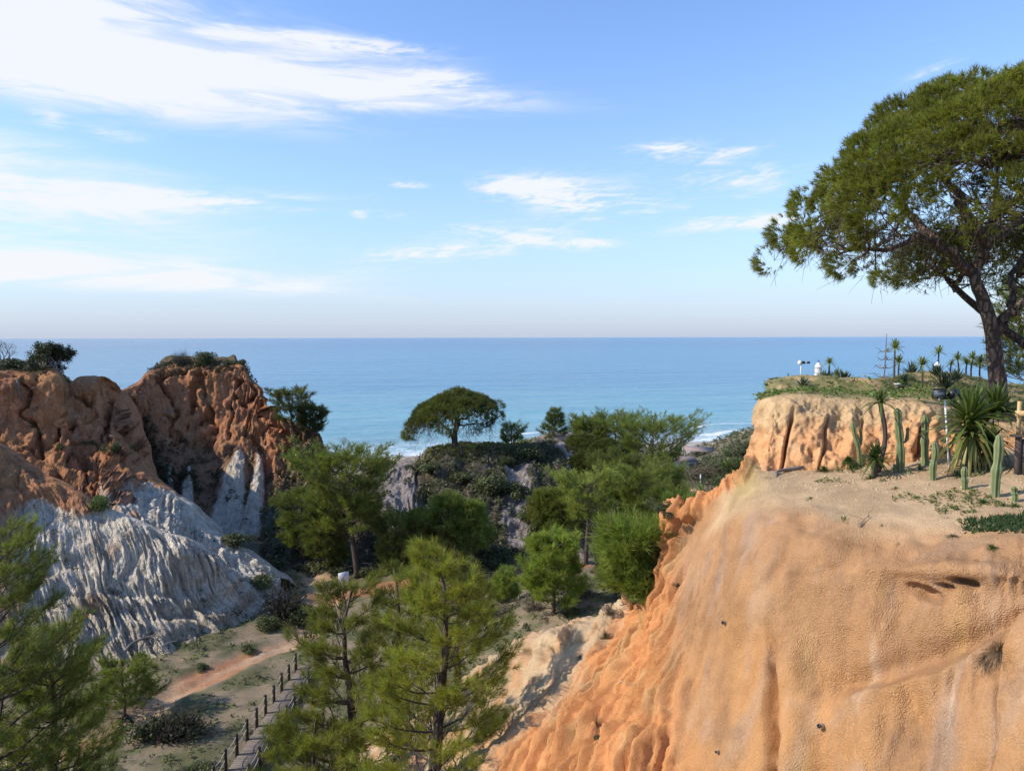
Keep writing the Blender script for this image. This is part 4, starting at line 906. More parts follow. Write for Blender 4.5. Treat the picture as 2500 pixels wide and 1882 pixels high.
# pebbles on the ledge
w = area_w(PA)*sst(VA, 1.5, 2.0)*(1-sst(VA+UA*.12, 2.9, 3.4))*(UA < 4.3)
p, nr, ix = sample_patch(PA, NA, w, 3600); s = (.012+.028*rng.random((len(p), 1))**2)
oc = np.array([[1, 0, 0], [-1, 0, 0], [0, 1, 0], [0, -1, 0], [0, 0, .7], [0, 0, -.5]]); ft = np.array([[0, 2, 4], [2, 1, 4], [1, 3, 4], [3, 0, 4], [2, 0, 5], [1, 2, 5], [3, 1, 5], [0, 3, 5]])
V = (p[:, None] + oc[None]*s[:, None]*(.6+.8*rng.random((len(p), 6, 3)))).reshape(-1, 3); Fq = (np.arange(len(p))[:, None, None]*6 + ft[None]).reshape(-1, 3)
tag(obj('gravel', mesh_np('gravel', V, Fq, np.repeat(np.array([[.58, .44, .28]])*(.6+.6*rng.random((len(p), 1))), 6, 0)), M['earth_near']), 'pale gravel scattered over the cactus ledge', 'gravel', kind='stuff')

# ------------------------------------------------------------------ the pines
def T_(bpx, bpy_, top, rpx, d=None):
    b = hit(bpx, bpy_) if d is None else at(bpx, bpy_, d)
    m = mpp(b); return b, (bpy_-top)*m*1.02, rpx*m
flatp = lambda f: .62 + .55*math.sin(min(f*1.25, 1)*math.pi)*.6 - .35*f
openp = lambda f: (.55+.5*f) if f < .55 else .83*(1-((f-.55)/.45)**2)+.16
# foreground
b = at(1062, 1905, 21.5); b = drop(b, 3)
branch_pine('tall bright green young pine in the foreground centre beside the orange slope', b, at(1060, 1342, b[1])[2]-b[2], 2.35, .05, 12, 5, lambda f: (1-f)**.62*.98+.12, near=1.0, tw=8, sp=4, nn=36, green=(.165, .195, .036), dead=16, yk=.5, tuft=1.45)
b = drop(at(868, 1880, 26), 5)
branch_pine('thinner young pine just left of the tall foreground pine', b, at(868, 1425, b[1])[2]-b[2], 2.6, .08, 11, 5, lambda f: (1-f)**.6*.95+.12, near=1.1, tw=8, sp=4, nn=28, green=(.15, .175, .042), dead=18, yk=.4, tuft=1.35)
b = drop(at(965, 1700, 30), 8)
branch_pine('small round topped pine half hidden behind the tall foreground pine', b, at(965, 1378, b[1])[2]-b[2], 1.9, .2, 8, 5, near=1.2, tw=6, sp=4, nn=20, green=(.078, .105, .03))
b = drop(at(1115, 1690, 31), 8)
branch_pine('small pine showing at the right shoulder of the tall foreground pine', b, at(1110, 1360, b[1])[2]-b[2], 1.7, .3, 7, 5, near=1.2, tw=6, sp=4, nn=20, green=(.07, .10, .03))
b = drop(at(775, 1990, 24), 6)
branch_pine('bushy low pine overhanging the boardwalk at the bottom edge', b, at(775, 1745, b[1])[2]-b[2], 2.3, .1, 8, 7, lambda f: (1-f)**.45*.95+.15, near=1.0, tw=8, sp=4, nn=28, green=(.15, .175, .036), up=.15, tuft=1.4)
b = drop(at(-30, 1990, 24), 6)
branch_pine('large shaded pine at the left edge of the picture', b, at(-30, 1290, b[1])[2]-b[2], 2.9, .15, 13, 7, lambda f: (1-f)**.42*.9+.16, near=1.05, tw=9, sp=4, nn=26, green=(.115, .15, .045), dead=16, lean=(.6, 0), tuft=1.45)
b = drop(at(140, 1900, 27), 6)
branch_pine('pine with sweeping bare lower branches near the small white notice', b, at(120, 1540, b[1])[2]-b[2], 2.2, .30, 9, 7, lambda f: (1-f)**.4*.9+.14, near=1.1, tw=8, sp=4, nn=24, green=(.12, .15, .045), dead=22, tuft=1.4)
b = hit(300, 1745)
branch_pine('small bright green pine above the orange path', b, 3.0, 1.7, .12, 6, 6, lambda f: (1-f)**.5*.95+.15, near=1.35, tw=6, sp=4, nn=20, green=(.095, .135, .03))
# valley pines
g = 'pines scattered over the valley'
def vp(label, bpx, bpy_, top, rpx, h0=.35, levels=8, nb=6, prof=None, green=PINE_GREEN, near=1.9, d=None, lean=(0, 0), tw=8, sp=4, nn=11, dead=8, sink=0):
    b, h, R = T_(bpx, bpy_, top, rpx, d)
    if d is not None: b = drop(b, 6); h = at(bpx, top, b[1])[2]-b[2]
    return branch_pine(label, b, h, R, h0, levels, nb, prof, lean, near, tuple(k_*q for k_, q in zip((1.75, 1.8, 1.5), green)), g, tw, sp, nn, dead=dead, tuft=1.28)
vp('broad valley pine with twisted dark trunk behind the white notice board', 872, 1410, 1118, 118, .36, 10, 7, openp, (.062, .082, .026), 1.9, lean=(-1.2, 0), tw=10, sp=5)
vp('slender pine left of the broad valley pine', 737, 1378, 1205, 62, .30, 8, 6, openp, (.062, .085, .032), 1.9)
vp('grey green pine against the knoll foot, left of a taller pair', 1030, 1385, 1250, 52, .25, 7, 6, None, (.06, .082, .034))
vp('taller pine of the pair at the knoll foot', 1092, 1385, 1205, 62, .25, 8, 6, None, (.066, .09, .032))
vp('pine at the right of the pair at the knoll foot', 1150, 1380, 1228, 55, .25, 7, 6, None, (.07, .095, .03))
vp('flat topped pine with bare forked trunk in the middle of the valley', 1430, 1374, 1165, 78, .48, 7, 6, openp, (.088, .112, .036), 1.9, dead=22)
vp('open crowned pine right of the bare trunked pine', 1562, 1308, 1160, 72, .42, 8, 6, openp, (.082, .105, .034), 1.9, dead=14)
vp('wide dark pine rising against the beach', 1582, 1230, 1050, 112, .30, 9, 7, openp, (.056, .076, .026), 2.5, d=100, lean=(.8, 0), tw=8)
vp('tall grey green pine on the skyline left of the beach', 1505, 1180, 1033, 72, .22, 8, 6, openp, (.058, .078, .03), 2.6, d=108)
vp('small skyline pine left of the tall grey green pine', 1440, 1150, 1040, 46, .2, 6, 6, openp, (.062, .082, .03), 2.6, d=109)
vp('dark pine closing the gap between the open crowned pine and the wide dark pine', 1500, 1290, 1130, 66, .2, 8, 7, openp, (.052, .07, .024), 2.2, d=88)
vp('grey green pine below the wide dark pine, right of the ravine', 1610, 1275, 1150, 62, .2, 8, 7, openp, (.058, .078, .028), 2.2, d=90)
vp('slim pine behind the flat topped pine, against the ravine', 1375, 1330, 1190, 52, .2, 8, 6, None, (.056, .074, .026), 2.0)
vp('dark pine low in the ravine between the knoll and the flat topped pine', 1330, 1310, 1200, 50, .15, 7, 7, None, (.046, .062, .024), 2.1)
vp('wide low pine at the knoll foot behind the foreground pine', 985, 1400, 1270, 66, .15, 8, 7, openp, (.054, .072, .028), 1.9)
vp('bushy pine filling the gap left of the broad valley pine', 800, 1385, 1235, 58, .15, 8, 7, openp, (.052, .07, .026), 1.9)
vp('feathery pine right of the open crowned pine, before the spur', 1630, 1320, 1195, 52, .15, 8, 6, openp, (.064, .086, .028), 1.9, d=74)
vp('bright leafy pine tucked behind the orange spur', 1650, 1330, 1208, 62, .12, 7, 7, None, (.062, .098, .026), 1.8, d=60)
vp('small bright pine beside the orange spur, nearer the valley', 1706, 1290, 1195, 40, .1, 6, 6, None, (.062, .098, .026), 1.8, d=62)
vp('rounded bright pine on the sandy bank behind the foreground pine', 1352, 1500, 1315, 80, .15, 9, 7, lambda f: (1-f)**.5*.95+.12, (.085, .118, .03), 1.45, nn=18, tw=8, sp=5)
vp('two stemmed pine at the foot of the orange spur', 1552, 1448, 1300, 66, .22, 8, 6, openp, (.072, .105, .028), 1.4, nn=18)
vp('lower pine leaning out left of the two stemmed pine', 1500, 1452, 1330, 46, .25, 7, 6, openp, (.078, .108, .03), 1.4, nn=18)
vp('sapling pine beside the orange path and rail fence', 1232, 1470, 1392, 26, .1, 6, 5, None, (.07, .10, .032), 1.4, nn=18)
vp('pine sprig on the skyline right of the umbrella pine', 1248, 1092, 1046, 30, .35, 5, 5, openp, (.06, .08, .026), 1.5, d=97, dead=6)
vp('short upright pine standing on the white crest of the knoll', 1353, 1068, 1000, 28, .12, 7, 5, None, (.045, .066, .024), 1.5, d=102, dead=0)
b = at(722, 1060, 95); b = drop(b, 8)
branch_pine('wind bent pine leaning over the sea from the butte shoulder', b, at(705, 966, b[1])[2]-b[2]+.3, 2.6, .45, 6, 6, openp, (-1.0, 0), 2.2, (.036, .052, .022), None, 7, 4, 14)
b = drop(at(760, 1068, 95.5), 8)
branch_pine('low companion pine right of the wind bent pine on the butte', b, at(755, 1003, b[1])[2]-b[2]+.3, 1.7, .3, 5, 6, openp, (.2, 0), 2.2, (.036, .052, .022), None, 7, 4, 14)
b = drop(at(800, 1125, 95), 8)
branch_pine('tiny pine sprouting at the seaward foot of the butte', b, 2.0, 1.0, .3, 4, 5, openp, (.3, 0), 2.0, (.05, .07, .025), None, 5, 3, 14)
# the umbrella pine on the knoll
b = drop(at(1112, 1094, 94), 6); m = 94/F
c0 = at(1104, 1022, 94)
def W(px, py, d): return at(px, py, d)
dome_pine('dark umbrella pine standing alone on the knoll top', [b+np.array([0, 0, -.6]), W(1110, 1060, 94), W(1114, 1040, 94), W(1116, 1018, 94)], [.42, .34, .30, .22], c0, 5.7, 5.2, 2.7, 2.4, 140, 54, .80, 2.2, (.06, .08, .028),
    [([W(1106, 1080, 94), W(1098, 1050, 94), W(1075, 1032, 93.5), W(1040, 1020, 93)], .20, .05), ([W(1115, 1035, 94), W(1150, 1012, 94), W(1180, 1000, 95)], .16, .04), ([W(1114, 1045, 94), W(1090, 1010, 95), W(1075, 990, 96)], .18, .04), ([W(1116, 1030, 94), W(1120, 990, 92), W(1130, 980, 91)], .18, .04), ([W(1116, 1040, 94), W(1170, 1035, 93), W(1200, 1045, 92)], .12, .03)],
    nn=14, drop_edge=1.3, lumps=.16, bark='bark_far', twigs=130, hang=120, tilt=1.0, thick=.08)
# dense stone pines left of the wide dark pine
for lab, px, py, rp, d in (('dense dark green stone pine at the head of the ravine', 1420, 1118, 52, 98), ('second dense stone pine, lower and right of the first in the ravine', 1480, 1130, 48, 95), ('rounded stone pine filling the ravine below the others', 1425, 1155, 40, 93)):
    c0 = at(px, py, d); b = drop(c0+np.array([0, 0, -3]), 2.5); R = rp*d/F
    dome_pine(lab, [b+np.array([0, 0, -.5]), lerp(b, c0, .5), c0], [.3, .25, .12], c0, R, R*.95, R*.95, 2.2, 110, 30, .55, 2.3, (.062, .086, .028), [([lerp(b, c0, .4), lerp(b, c0, .8)+np.array([1, 0, 0]), c0+np.array([1.6, 0, .8])], .15, .05)], g, 'stone_pine', 13, 1.2, .12, 'bark_far', 60)

# the big stone pine on the right
D0 = 20.6
b = drop(at(2446, 1085, D0), 3)
c0 = at(2490, 512, D0)
trunk = [b+np.array([0, 0, -.4]), at(2442, 1000, D0), at(2432, 900, D0), at(2420, 800, D0-.1), at(2400, 735, D0-.1), at(2382, 690, D0-.1), at(2380, 655, D0)]
def cutb(P): return P[:, 0] < 20.5
dome_pine('great stone pine with furrowed trunk leaning over the garden', trunk, [.31, .235, .20, .18, .165, .15, .13], c0, 6.05, 5.5, 3.25, 2.1, 380, 46, .52, 1.0, (.155, .178, .034),
    [([at(2381, 670, D0), at(2335, 640, D0-.2), at(2291, 597, D0-.4), at(2250, 587, D0-.5), at(2183, 604, D0-.8), at(2080, 612, D0-1)], .17, .04),
     ([at(2381, 668, D0), at(2404, 600, D0), at(2421, 540, D0+.2), at(2440, 400, D0+.4)], .18, .05), ([at(2404, 600, D0), at(2350, 500, D0-1), at(2280, 400, D0-1.6)], .18, .05),
     ([at(2421, 540, D0), at(2500, 470, D0-1.5), at(2570, 380, D0-2.5)], .12, .04), ([at(2291, 597, D0-.4), at(2200, 500, D0+1), at(2120, 430, D0+1.5)], .14, .04), ([at(2404, 600, D0), at(2500, 540, D0+2), at(2600, 500, D0+3)], .12, .04),
     ([at(2430, 815, D0), at(2467, 744, D0), at(2476, 663, D0+.2), at(2520, 590, D0+.5)], .14, .05), ([at(2450, 790, D0), at(2495, 745, D0-.2), at(2560, 700, D0-.3)], .13, .06)],
    nn=20, drop_edge=1.2, lumps=.20, twigs=330, hang=200, cut=cutb, thick=.10, tilt=.35, nlen=1.2, nwid=1.35)
# pine behind it
D1 = 27.0
b = drop(at(2570, 960, D1), 4); c0 = at(2400, 668, D1)
dome_pine('smaller stone pine whose crown shows below the great one', [b+np.array([0, 0, -.4]), at(2530, 875, D1), at(2450, 805, D1), at(2365, 735, D1), at(2322, 694, D1)], [.2, .17, .14, .12, .10], c0, 3.5, 2.6, 1.15, 2.4, 130, 34, .42, 1.1, (.125, .15, .028),
    [([at(2325, 698, D1), at(2300, 670, D1), at(2250, 650, D1)], .09, .03), ([at(2330, 705, D1), at(2360, 665, D1+.5), at(2400, 640, D1+.6)], .09, .03), ([at(2450, 805, D1), at(2470, 740, D1), at(2490, 650, D1)], .10, .03)], None, 'stone_pine', 15, .5, .07, 'bark', 90)
b = drop(at(2520, 985, 33), 4)
branch_pine('bushy pine at the right edge behind the timber fence', b, 3.9, 2.0, .05, 9, 6, lambda f: (1-f)**.4*.95+.15, near=1.2, tw=7, sp=5, nn=20, green=(.085, .11, .024))
#@@PART3@@

# ------------------------------------------------------------------ named shrubs
def at_drop(px, py, d, up=6): return drop(at(px, py, d), up)
def sh(label, kind, px, py, rpx, hz=1.0, d=None, group=None, name='shrub'):
    b = hit(px, py) if d is None else at_drop(px, py, d)
    return shrub(label, kind, b - np.array([0, 0, .08]), rpx*mpp(b), hz, group, name)
sh('big dark bramble mound beside the sandy path below the near cliff', 'bare', 415, 1800, 100, .95)
sh('dark leafy shrub on the left half of the bramble mound by the path', 'dark', 370, 1795, 62, 1.0)
sh('green leaved shrub on the right half of the bramble mound by the path', 'olive', 465, 1790, 55, .85)
sh('large dark heath shrub at the foot of the white slope', 'bare', 700, 1500, 92, .95)
sh('dark round shrub right of the white slope and nearest the path', 'dark', 740, 1530, 60, .9)
sh('dark shrub just above the path bend at the white slope foot', 'dark', 655, 1535, 42, .9)
sh('yellow green broom bush in front of the dark heath shrub', 'green', 716, 1475, 24, 1.2)
sh('pale grey shrub between the white slope and the valley pines', 'olive', 755, 1392, 30, .9)
sh('low shrub on the dark slope beside the bare orange sand', 'dark', 640, 1430, 40, .8)
sh('dark low shrub above the white ridge end', 'dark', 570, 1330, 50, .6)
sh('leafy shrub on the ochre spur of the near cliff', 'green', 245, 1240, 36, 1.1)
sh('small round shrub stuck on the red wall', 'dark', 147, 1092, 13, 1.2)
sh('small tuft shrub on the first ochre spur crest', 'olive', 215, 1082, 14, .9)
sh('dark shrub in the shaded gully between cliff and butte', 'dark', 285, 1100, 24, 1.1)
sh('tall shrub filling the upper gully left of the butte', 'dark', 318, 1075, 36, 1.2, d=90)
sh('shrub at the bottom of the gully behind the ochre spur', 'dark', 350, 1160, 30, 1.0, d=84)
sh('low dark bush on the butte face above the white cones', 'dark', 450, 1165, 24, .9)
sh('round dark bush crowning the butte, the tallest there', 'dark', 500, 905, 36, 1.0, d=101)
sh('bare grey bush on the left part of the butte top', 'bare', 440, 908, 34, 1.1, d=100.5)
sh('small dark bush at the right end of the butte top', 'dark', 588, 903, 14, .9, d=100.8)
sh('small olive bush left of the last bush on the butte top', 'olive', 557, 902, 14, .9, d=101)
sh('low scrub bush on the plateau at the left picture edge', 'dark', 25, 905, 45, .8, d=72)
sh('second low bush on the left plateau, nearer the cliff edge', 'olive', 90, 908, 30, .7, d=72)
sh('shrub on the sandy crest between the butte and the knoll', 'dark', 935, 1142, 36, .7, d=91)
sh('white crest shrub half hidden behind the broad valley pine', 'dark', 900, 1158, 26, .8, d=90)
for lab, kind, px, py, r, hz in (('large rounded olive shrub on the knoll crest right of the umbrella pine', 'olive', 1310, 1130, 56, 1.0), ('dark shrub under the umbrella pine on its right', 'dark', 1235, 1132, 34, .6),
    ('dark shrub below the umbrella pine trunk', 'dark', 1130, 1172, 50, .5), ('shrub at the left end of the mat plants on the knoll', 'dark', 1050, 1150, 38, .7), ('wide shrub in the middle of the knoll face', 'dark', 1200, 1200, 56, .8),
    ('dark shrub hanging over the pink bare streak on the knoll', 'dark', 1265, 1215, 48, .9), ('olive shrub low on the right of the knoll face', 'olive', 1330, 1250, 46, .8), ('dark shrub in the ravine right of the knoll', 'dark', 1390, 1215, 48, .9),
    ('shrub at the centre foot of the knoll', 'dark', 1200, 1370, 56, .7), ('dark shrub at the foot of the knoll left of the rail fence', 'dark', 1040, 1395, 50, .7), ('dark shrub between the valley pines and the knoll foot', 'dark', 950, 1385, 56, .8), ('shadowed shrub behind the white notice board', 'dark', 905, 1405, 40, .7),
    ('grey shrub clump above the rail fence', 'dry', 1300, 1385, 40, .7), ('dark shrub beneath the open crowned pine', 'dark', 1500, 1330, 60, .7), ('dark shrub under the wide dark pine', 'dark', 1560, 1240, 52, .8), ('shadowed shrub left of the path mouth', 'dark', 1620, 1250, 42, .8)):
    sh(lab, kind, px, py, r, hz)
for lab, kind, px, py, r, hz, d in (('rounded olive shrub above the beach, largest of its bank', 'olive', 1760, 1150, 44, .9, 165), ('dark shrub against the beach beside the bluff edge', 'dark', 1805, 1118, 28, 1.0, 175), ('dark shrub touching the orange bluff edge', 'dark', 1830, 1100, 22, 1.2, 178),
    ('green shrub on the bank below the beach shrubs', 'green', 1790, 1175, 46, 1.0, 155), ('grey bare shrub near the white lamp pole', 'dry', 1690, 1165, 46, .9, 160), ('grey bare shrub right of the beach hut', 'dry', 1730, 1180, 40, .9, 158), ('light green shrub behind the second thin pole', 'green', 1755, 1210, 40, .9, 140), ('green shrub on the path side below the lamp pole', 'green', 1770, 1235, 30, .8, 130), ('olive shrub beside the hut roof', 'olive', 1650, 1150, 30, .9, 165)):
    sh(lab, kind, px, py, r, hz, d)
for lab, kind, px, py, r, hz in (('dry grey shrub at the foot of the rounded bank pine', 'dry', 1300, 1490, 40, .7), ('grey shrub right of the rounded bank pine', 'dry', 1440, 1450, 40, .6), ('brown dry bush under the orange spur', 'dry', 1490, 1490, 40, .6), ('dark low shrub on the bank before the rounded pine', 'dark', 1390, 1500, 34, .6), ('grey scrub bush between path and bank', 'dry', 1220, 1500, 44, .6), ('small dark shrub beside the white notice board', 'dark', 815, 1400, 24, .9), ('small shrub at the right end of the white slope foot', 'dark', 605, 1590, 24, .9), ('small dark shrub low on the white slope', 'dark', 495, 1630, 22, .8), ('low shrub on the near edge of the path', 'dry', 742, 1575, 20, .8), ('low grey shrub in the bottom left grass beside the boardwalk', 'olive', 470, 1870, 34, .5)):
    sh(lab, kind, px, py, r, hz)
# dead-looking trees at the left edge
def bare_tree(label, base, h, spread, leaf, name='scrub_tree', lean=(0, 0)):
    root = empty(name, base); mb = MB(); tips = []
    def grow(p, d, L, r, lev):
        e = p + d*L; mid = (p+e)/2 + rng.normal(size=3)*L*.10; mb.tube(cr(np.array([p, mid, e]), 5), np.linspace(r, r*.62, 5), 5 if lev < 2 else 3, cap=False)
        if lev >= 2: tips.append((e, d))
        if lev == 4: return
        for k in range(3 if lev < 3 else 2): grow(e, unit(d + rng.normal(size=3)*spread + np.array([0, 0, .12])), L*(.6+.2*rng.random()), r*.6, lev+1)
    for k in range(3): grow(np.array([rng.normal()*.1, rng.normal()*.1, -.3]), unit(np.array([lean[0]+rng.normal()*.45, lean[1]+rng.normal()*.3, 1.])), h*.34, .09, 0)
    obj('limbs', mb.mesh('limbs', True), M['deadwood'], root)
    if leaf:
        tp = np.array([t[0] for t in tips if rng.random() < leaf]); n = len(tp); per = 26
        d = unit(rng.normal(size=(n*per, 3))); pos = np.repeat(tp, per, 0) + d*(.12+.32*rng.random((n*per, 1)))
        V, Q, C = leaf_quads(pos, d, .16+.1*rng.random(n*per), np.array([[.032, .04, .02]])*(.6+.8*rng.random((n*per, 1)))); obj('crown', mesh_np('crown', V, Q, C), M['leaf'], root)
    return tag(root, label, 'tree')
bare_tree('leafless grey tree at the far left edge of the skyline', at_drop(25, 895, 74), 3.6, .55, 0)
bare_tree('half bare dark tree leaning over the notch in the left cliff', at_drop(150, 950, 71), 3.5, .5, .9)
bare_tree('bare twiggy tree left of the half bare dark tree', at_drop(112, 905, 72), 2.9, .6, .1)
# dead branch lying on the white slope, fallen branches and roots
def deadbranch(label, pts, r, nsub, cat='branch', name='dead_branch', mat='deadwood'):
    b = np.asarray(pts[0]); root = MB(); P = cr(np.array(pts)-b, 14); root.tube(P, np.linspace(r, r*.3, 14), 5)
    for k in range(nsub):
        i = rng.integers(4, 13); e = P[i] + rng.normal(size=3)*np.array([1, .5, .8])*r*14; root.tube(wiggle(P[i], e, 5, r*1.2), np.linspace(r*.45, r*.15, 5), 3, cap=False)
    o = obj(name, root.mesh(name, True), M[mat], None, b); return tag(o, label, cat)
q = [hit(312, 1590), hit(330, 1570), hit(375, 1555), hit(388, 1575), hit(388, 1600)]
deadbranch('dark crooked dead branch on the lower white slope', [p + np.array([0, -.35, .25]) for p in q], .10, 9)
q = [hit(48, 925), hit(50, 945), hit(58, 970), hit(62, 990)]
deadbranch('bare roots hanging over the edge of the red wall', [p + np.array([0, -.3, 0]) for p in q], .10, 8, 'roots', 'exposed_roots')

# ------------------------------------------------------------------ boardwalk
WX = -13.2
def boardwalk():
    g0 = drop(np.array([WX, 40, 17.0]), 6)
    ys = np.arange(29.5, 47.6, .165); root = empty('boardwalk', (WX, 40, g0[2]))
    def deck(y): return g0[2] + .45 - .30*math.floor((y-30)/2.9)*.16 - (y-40)*.012
    me = MB(); me.box((0, 0, 0), (1.36, .145, .045)); pm = me.mesh('plank')
    for i, y in enumerate(ys):
        o = obj('plank', pm, M['plank'], root, (rng.normal()*.012, y-40, deck(y)-g0[2]+rng.normal()*.004)); o.rotation_euler = (0, rng.normal()*.006, rng.normal()*.006)
    for sx_ in (-.55, .55):
        mb = MB()
        for k in range(8):
            y0 = 29.5+k*2.26; y1 = min(y0+2.26, 47.6); mb.box((sx_, (y0+y1)/2-40, deck((y0+y1)/2)-g0[2]-.16), (.09, y1-y0+.01, .20))
        obj('stringer', mb.mesh('stringer'), M['post'], root)
    for sx_ in (-.76, .76):
        tops_ = []
        for k, y in enumerate(np.arange(30.2, 47.3, 1.45)):
            yy = y + (0 if sx_ < 0 else .35); z = deck(yy)-g0[2]; hgt = 1.05+.05*rng.normal()
            mb = MB(); mb.tube(np.array([[0, 0, -.9], [0, 0, hgt-.03], [0, 0, hgt]]), [.088, .085, .07], 10)
            obj('post', mb.mesh('post', True), M['post'], root, (sx_, yy-40, z)); tops_.append(np.array([sx_, yy-40, z+hgt]))
        for a, b_ in zip(tops_[:-1], tops_[1:]):
            for dz in (-.10, -.52):
                mb = MB(); t = np.linspace(0, 1, 9)[:, None]; pts = a*(1-t)+b_*t + np.array([0, 0, dz]); pts[:, 2] -= .13*np.sin(t[:, 0]*math.pi)
                mb.tube(pts, .019, 5); obj('rope', mb.mesh('rope', True), M['rope'], root)
    tag(root, 'weathered plank boardwalk with dark posts and rope rails in the valley', 'boardwalk')
boardwalk()
def rail_fence(label, pts, h, r, cat='fence', name='rail_fence', rails=(.55, .92), mat='bark_far'):
    root = empty(name, pts[0]); b = np.asarray(pts[0])
    for p in pts:
        mb = MB(); mb.tube(np.array([[0, 0, -.3], [0, 0, h]]), r, 7); obj('post', mb.mesh('post', True), M[mat], root, np.asarray(p)-b)
    for a, c in zip(pts[:-1], pts[1:]):
        for k in rails:
            mb = MB(); mb.tube(np.array([np.asarray(a)-b+np.array([0, 0, h*k]), np.asarray(c)-b+np.array([0, 0, h*k])]), r*.6, 6); obj('rail', mb.mesh('rail', True), M[mat], root)
    return tag(root, label, cat)
rail_fence('low log rail fence along the orange path at the knoll foot', [hit(px, py) for px, py in ((1130, 1428), (1160, 1426), (1195, 1422), (1212, 1420), (1247, 1415), (1280, 1410))], 1.0, .07)
rail_fence('pale wooden post fence beside the path near the lamp pole', [at_drop(px, py, d) for px, py, d in ((1660, 1203, 146), (1690, 1208, 144), (1715, 1216, 140), (1735, 1226, 134), (1752, 1236, 128))], 1.1, .10)
# white notice board
def notice(label, p, w, h, rz, zc, lines):
    root = empty('notice_board', p, rz)
    mb = MB(); mb.box((0, 0, zc), (w, .05, h)); obj('panel', mb.mesh('panel'), M['white'], root)
    for sx_ in (-w*.42, w*.42):
        mb = MB(); mb.box((sx_, .06, zc*.5+h*.1-.15), (.08, .06, zc+h*.2+.3)); obj('post', mb.mesh('post'), M['bark_far'], root)
    for k in range(lines):
        mb = MB(); mb.box((-w*.05, -.028, zc+h*.40-k*h*.06), (w*(.55+.2*rng.random()), .004, h*.014)); obj('printed_line', mb.mesh('printed_line'), M['grey'], root)
    return tag(root, label, 'sign')
p = hit(838, 1440); m = mpp(p); notice('large white notice board facing the path by the valley pines', p, 22*m*1.25, 40*m, math.radians(38), 26*m, 4)
p = at(127, 1790, 30); pg = drop(p, 4); notice('small white notice tilted among the pine branches at lower left', pg, .42, .40, math.radians(-28), max(.6, at(127, 1757, pg[1])[2]-pg[2]), 3)
# lamp pole, thin pole, beach hut and windbreak
def pole(label, p, h, r, arm=0, name='lamp_pole'):
    root = empty(name, p); mb = MB(); mb.tube(np.array([[0, 0, -.3], [0, 0, h]]), [r, r*.75], 10); obj('shaft', mb.mesh('shaft', True), M['white'], root)
    mb = MB(); mb.tube(np.array([[0, 0, h-.02], [0, 0, h+.10]]), [r*1.5, r*1.2], 10); obj('cap', mb.mesh('cap', True), M['grey'], root)
    mb = MB(); mb.box((0, 0, .06), (r*5, r*5, .16)); obj('foot', mb.mesh('foot'), M['grey'], root)
    return tag(root, label, 'pole')
p = at_drop(1709, 1205, 146); pole('white lamp pole beside the path in the valley mouth', p, at(1709, 1159, p[1])[2]-p[2], .14)
p = at_drop(1794, 1190, 135); pole('thin pale pole behind the orange spur', p, at(1794, 1157, p[1])[2]-p[2], .13)
def hut():
    p = at_drop(1655, 1155, 185); root = empty('beach_hut', p); w = 8.5
    mb = MB(); mb.box((0, 0, .9), (w, 5, 2.6)); obj('wall', mb.mesh('wall'), M['white'], root)
    mb = MB(); V = np.array([[-w/2-.4, -3, 2.2], [w/2+.4, -3, 2.2], [w/2+.4, 3, 2.2], [-w/2-.4, 3, 2.2], [-w/2+.6, 0, 3.2], [w/2-.6, 0, 3.2]]); mb.add(V, [[0, 1, 5, 4], [2, 3, 4, 5], [3, 2, 1, 0]], [[1, 2, 5], [3, 0, 4]]); obj('roof', mb.mesh('roof'), M['roof'], root)
    for x in (-2.6, 0, 2.6):
        mb = MB(); mb.box((x, -2.53, 1.3), (1.3, .08, .9)); f = obj('window', mb.mesh('window'), M['glassy'], root)
    tag(root, 'small white hut among the trees below the beach', 'hut')
    p = at_drop(1705, 1128, 205); root = empty('beach_shelter', p)
    mb = MB(); V = np.array([[-4.2, -2.5, 1.9], [4.2, -2.5, 1.3], [4.2, 2.5, 1.9], [-4.2, 2.5, 2.5]]); mb.add(np.concatenate([V, V-np.array([0, 0, .2])]), [[0, 1, 2, 3], [7, 6, 5, 4], [0, 4, 5, 1], [1, 5, 6, 2], [2, 6, 7, 3], [3, 7, 4, 0]]); obj('roof', mb.mesh('roof'), M['roof'], root)
    for x in (-3.8, 3.8):
        for y in (-2.1, 2.1):
            mb = MB(); mb.tube(np.array([[x, y, -.6], [x, y, 1.7 - x*.07 + y*.1]]), .09, 6); obj('post', mb.mesh('post'), M['bark_far'], root)
    tag(root, 'low brown roofed shelter at the edge of the sand', 'shelter')
    p = at_drop(1686, 1108, 212); root = empty('windbreak_screen', p)
    mb = MB(); mb.box((0, 0, 1.5), (3.0, .08, 2.6)); obj('panel', mb.mesh('panel'), M['white'], root)
    for x in (-1.55, 1.55):
        mb = MB(); mb.box((x, 0, 1.3), (.12, .14, 3.2)); obj('post', mb.mesh('post'), M['grey'], root)
    tag(root, 'pale upright windbreak screen on the beach', 'screen')
hut()

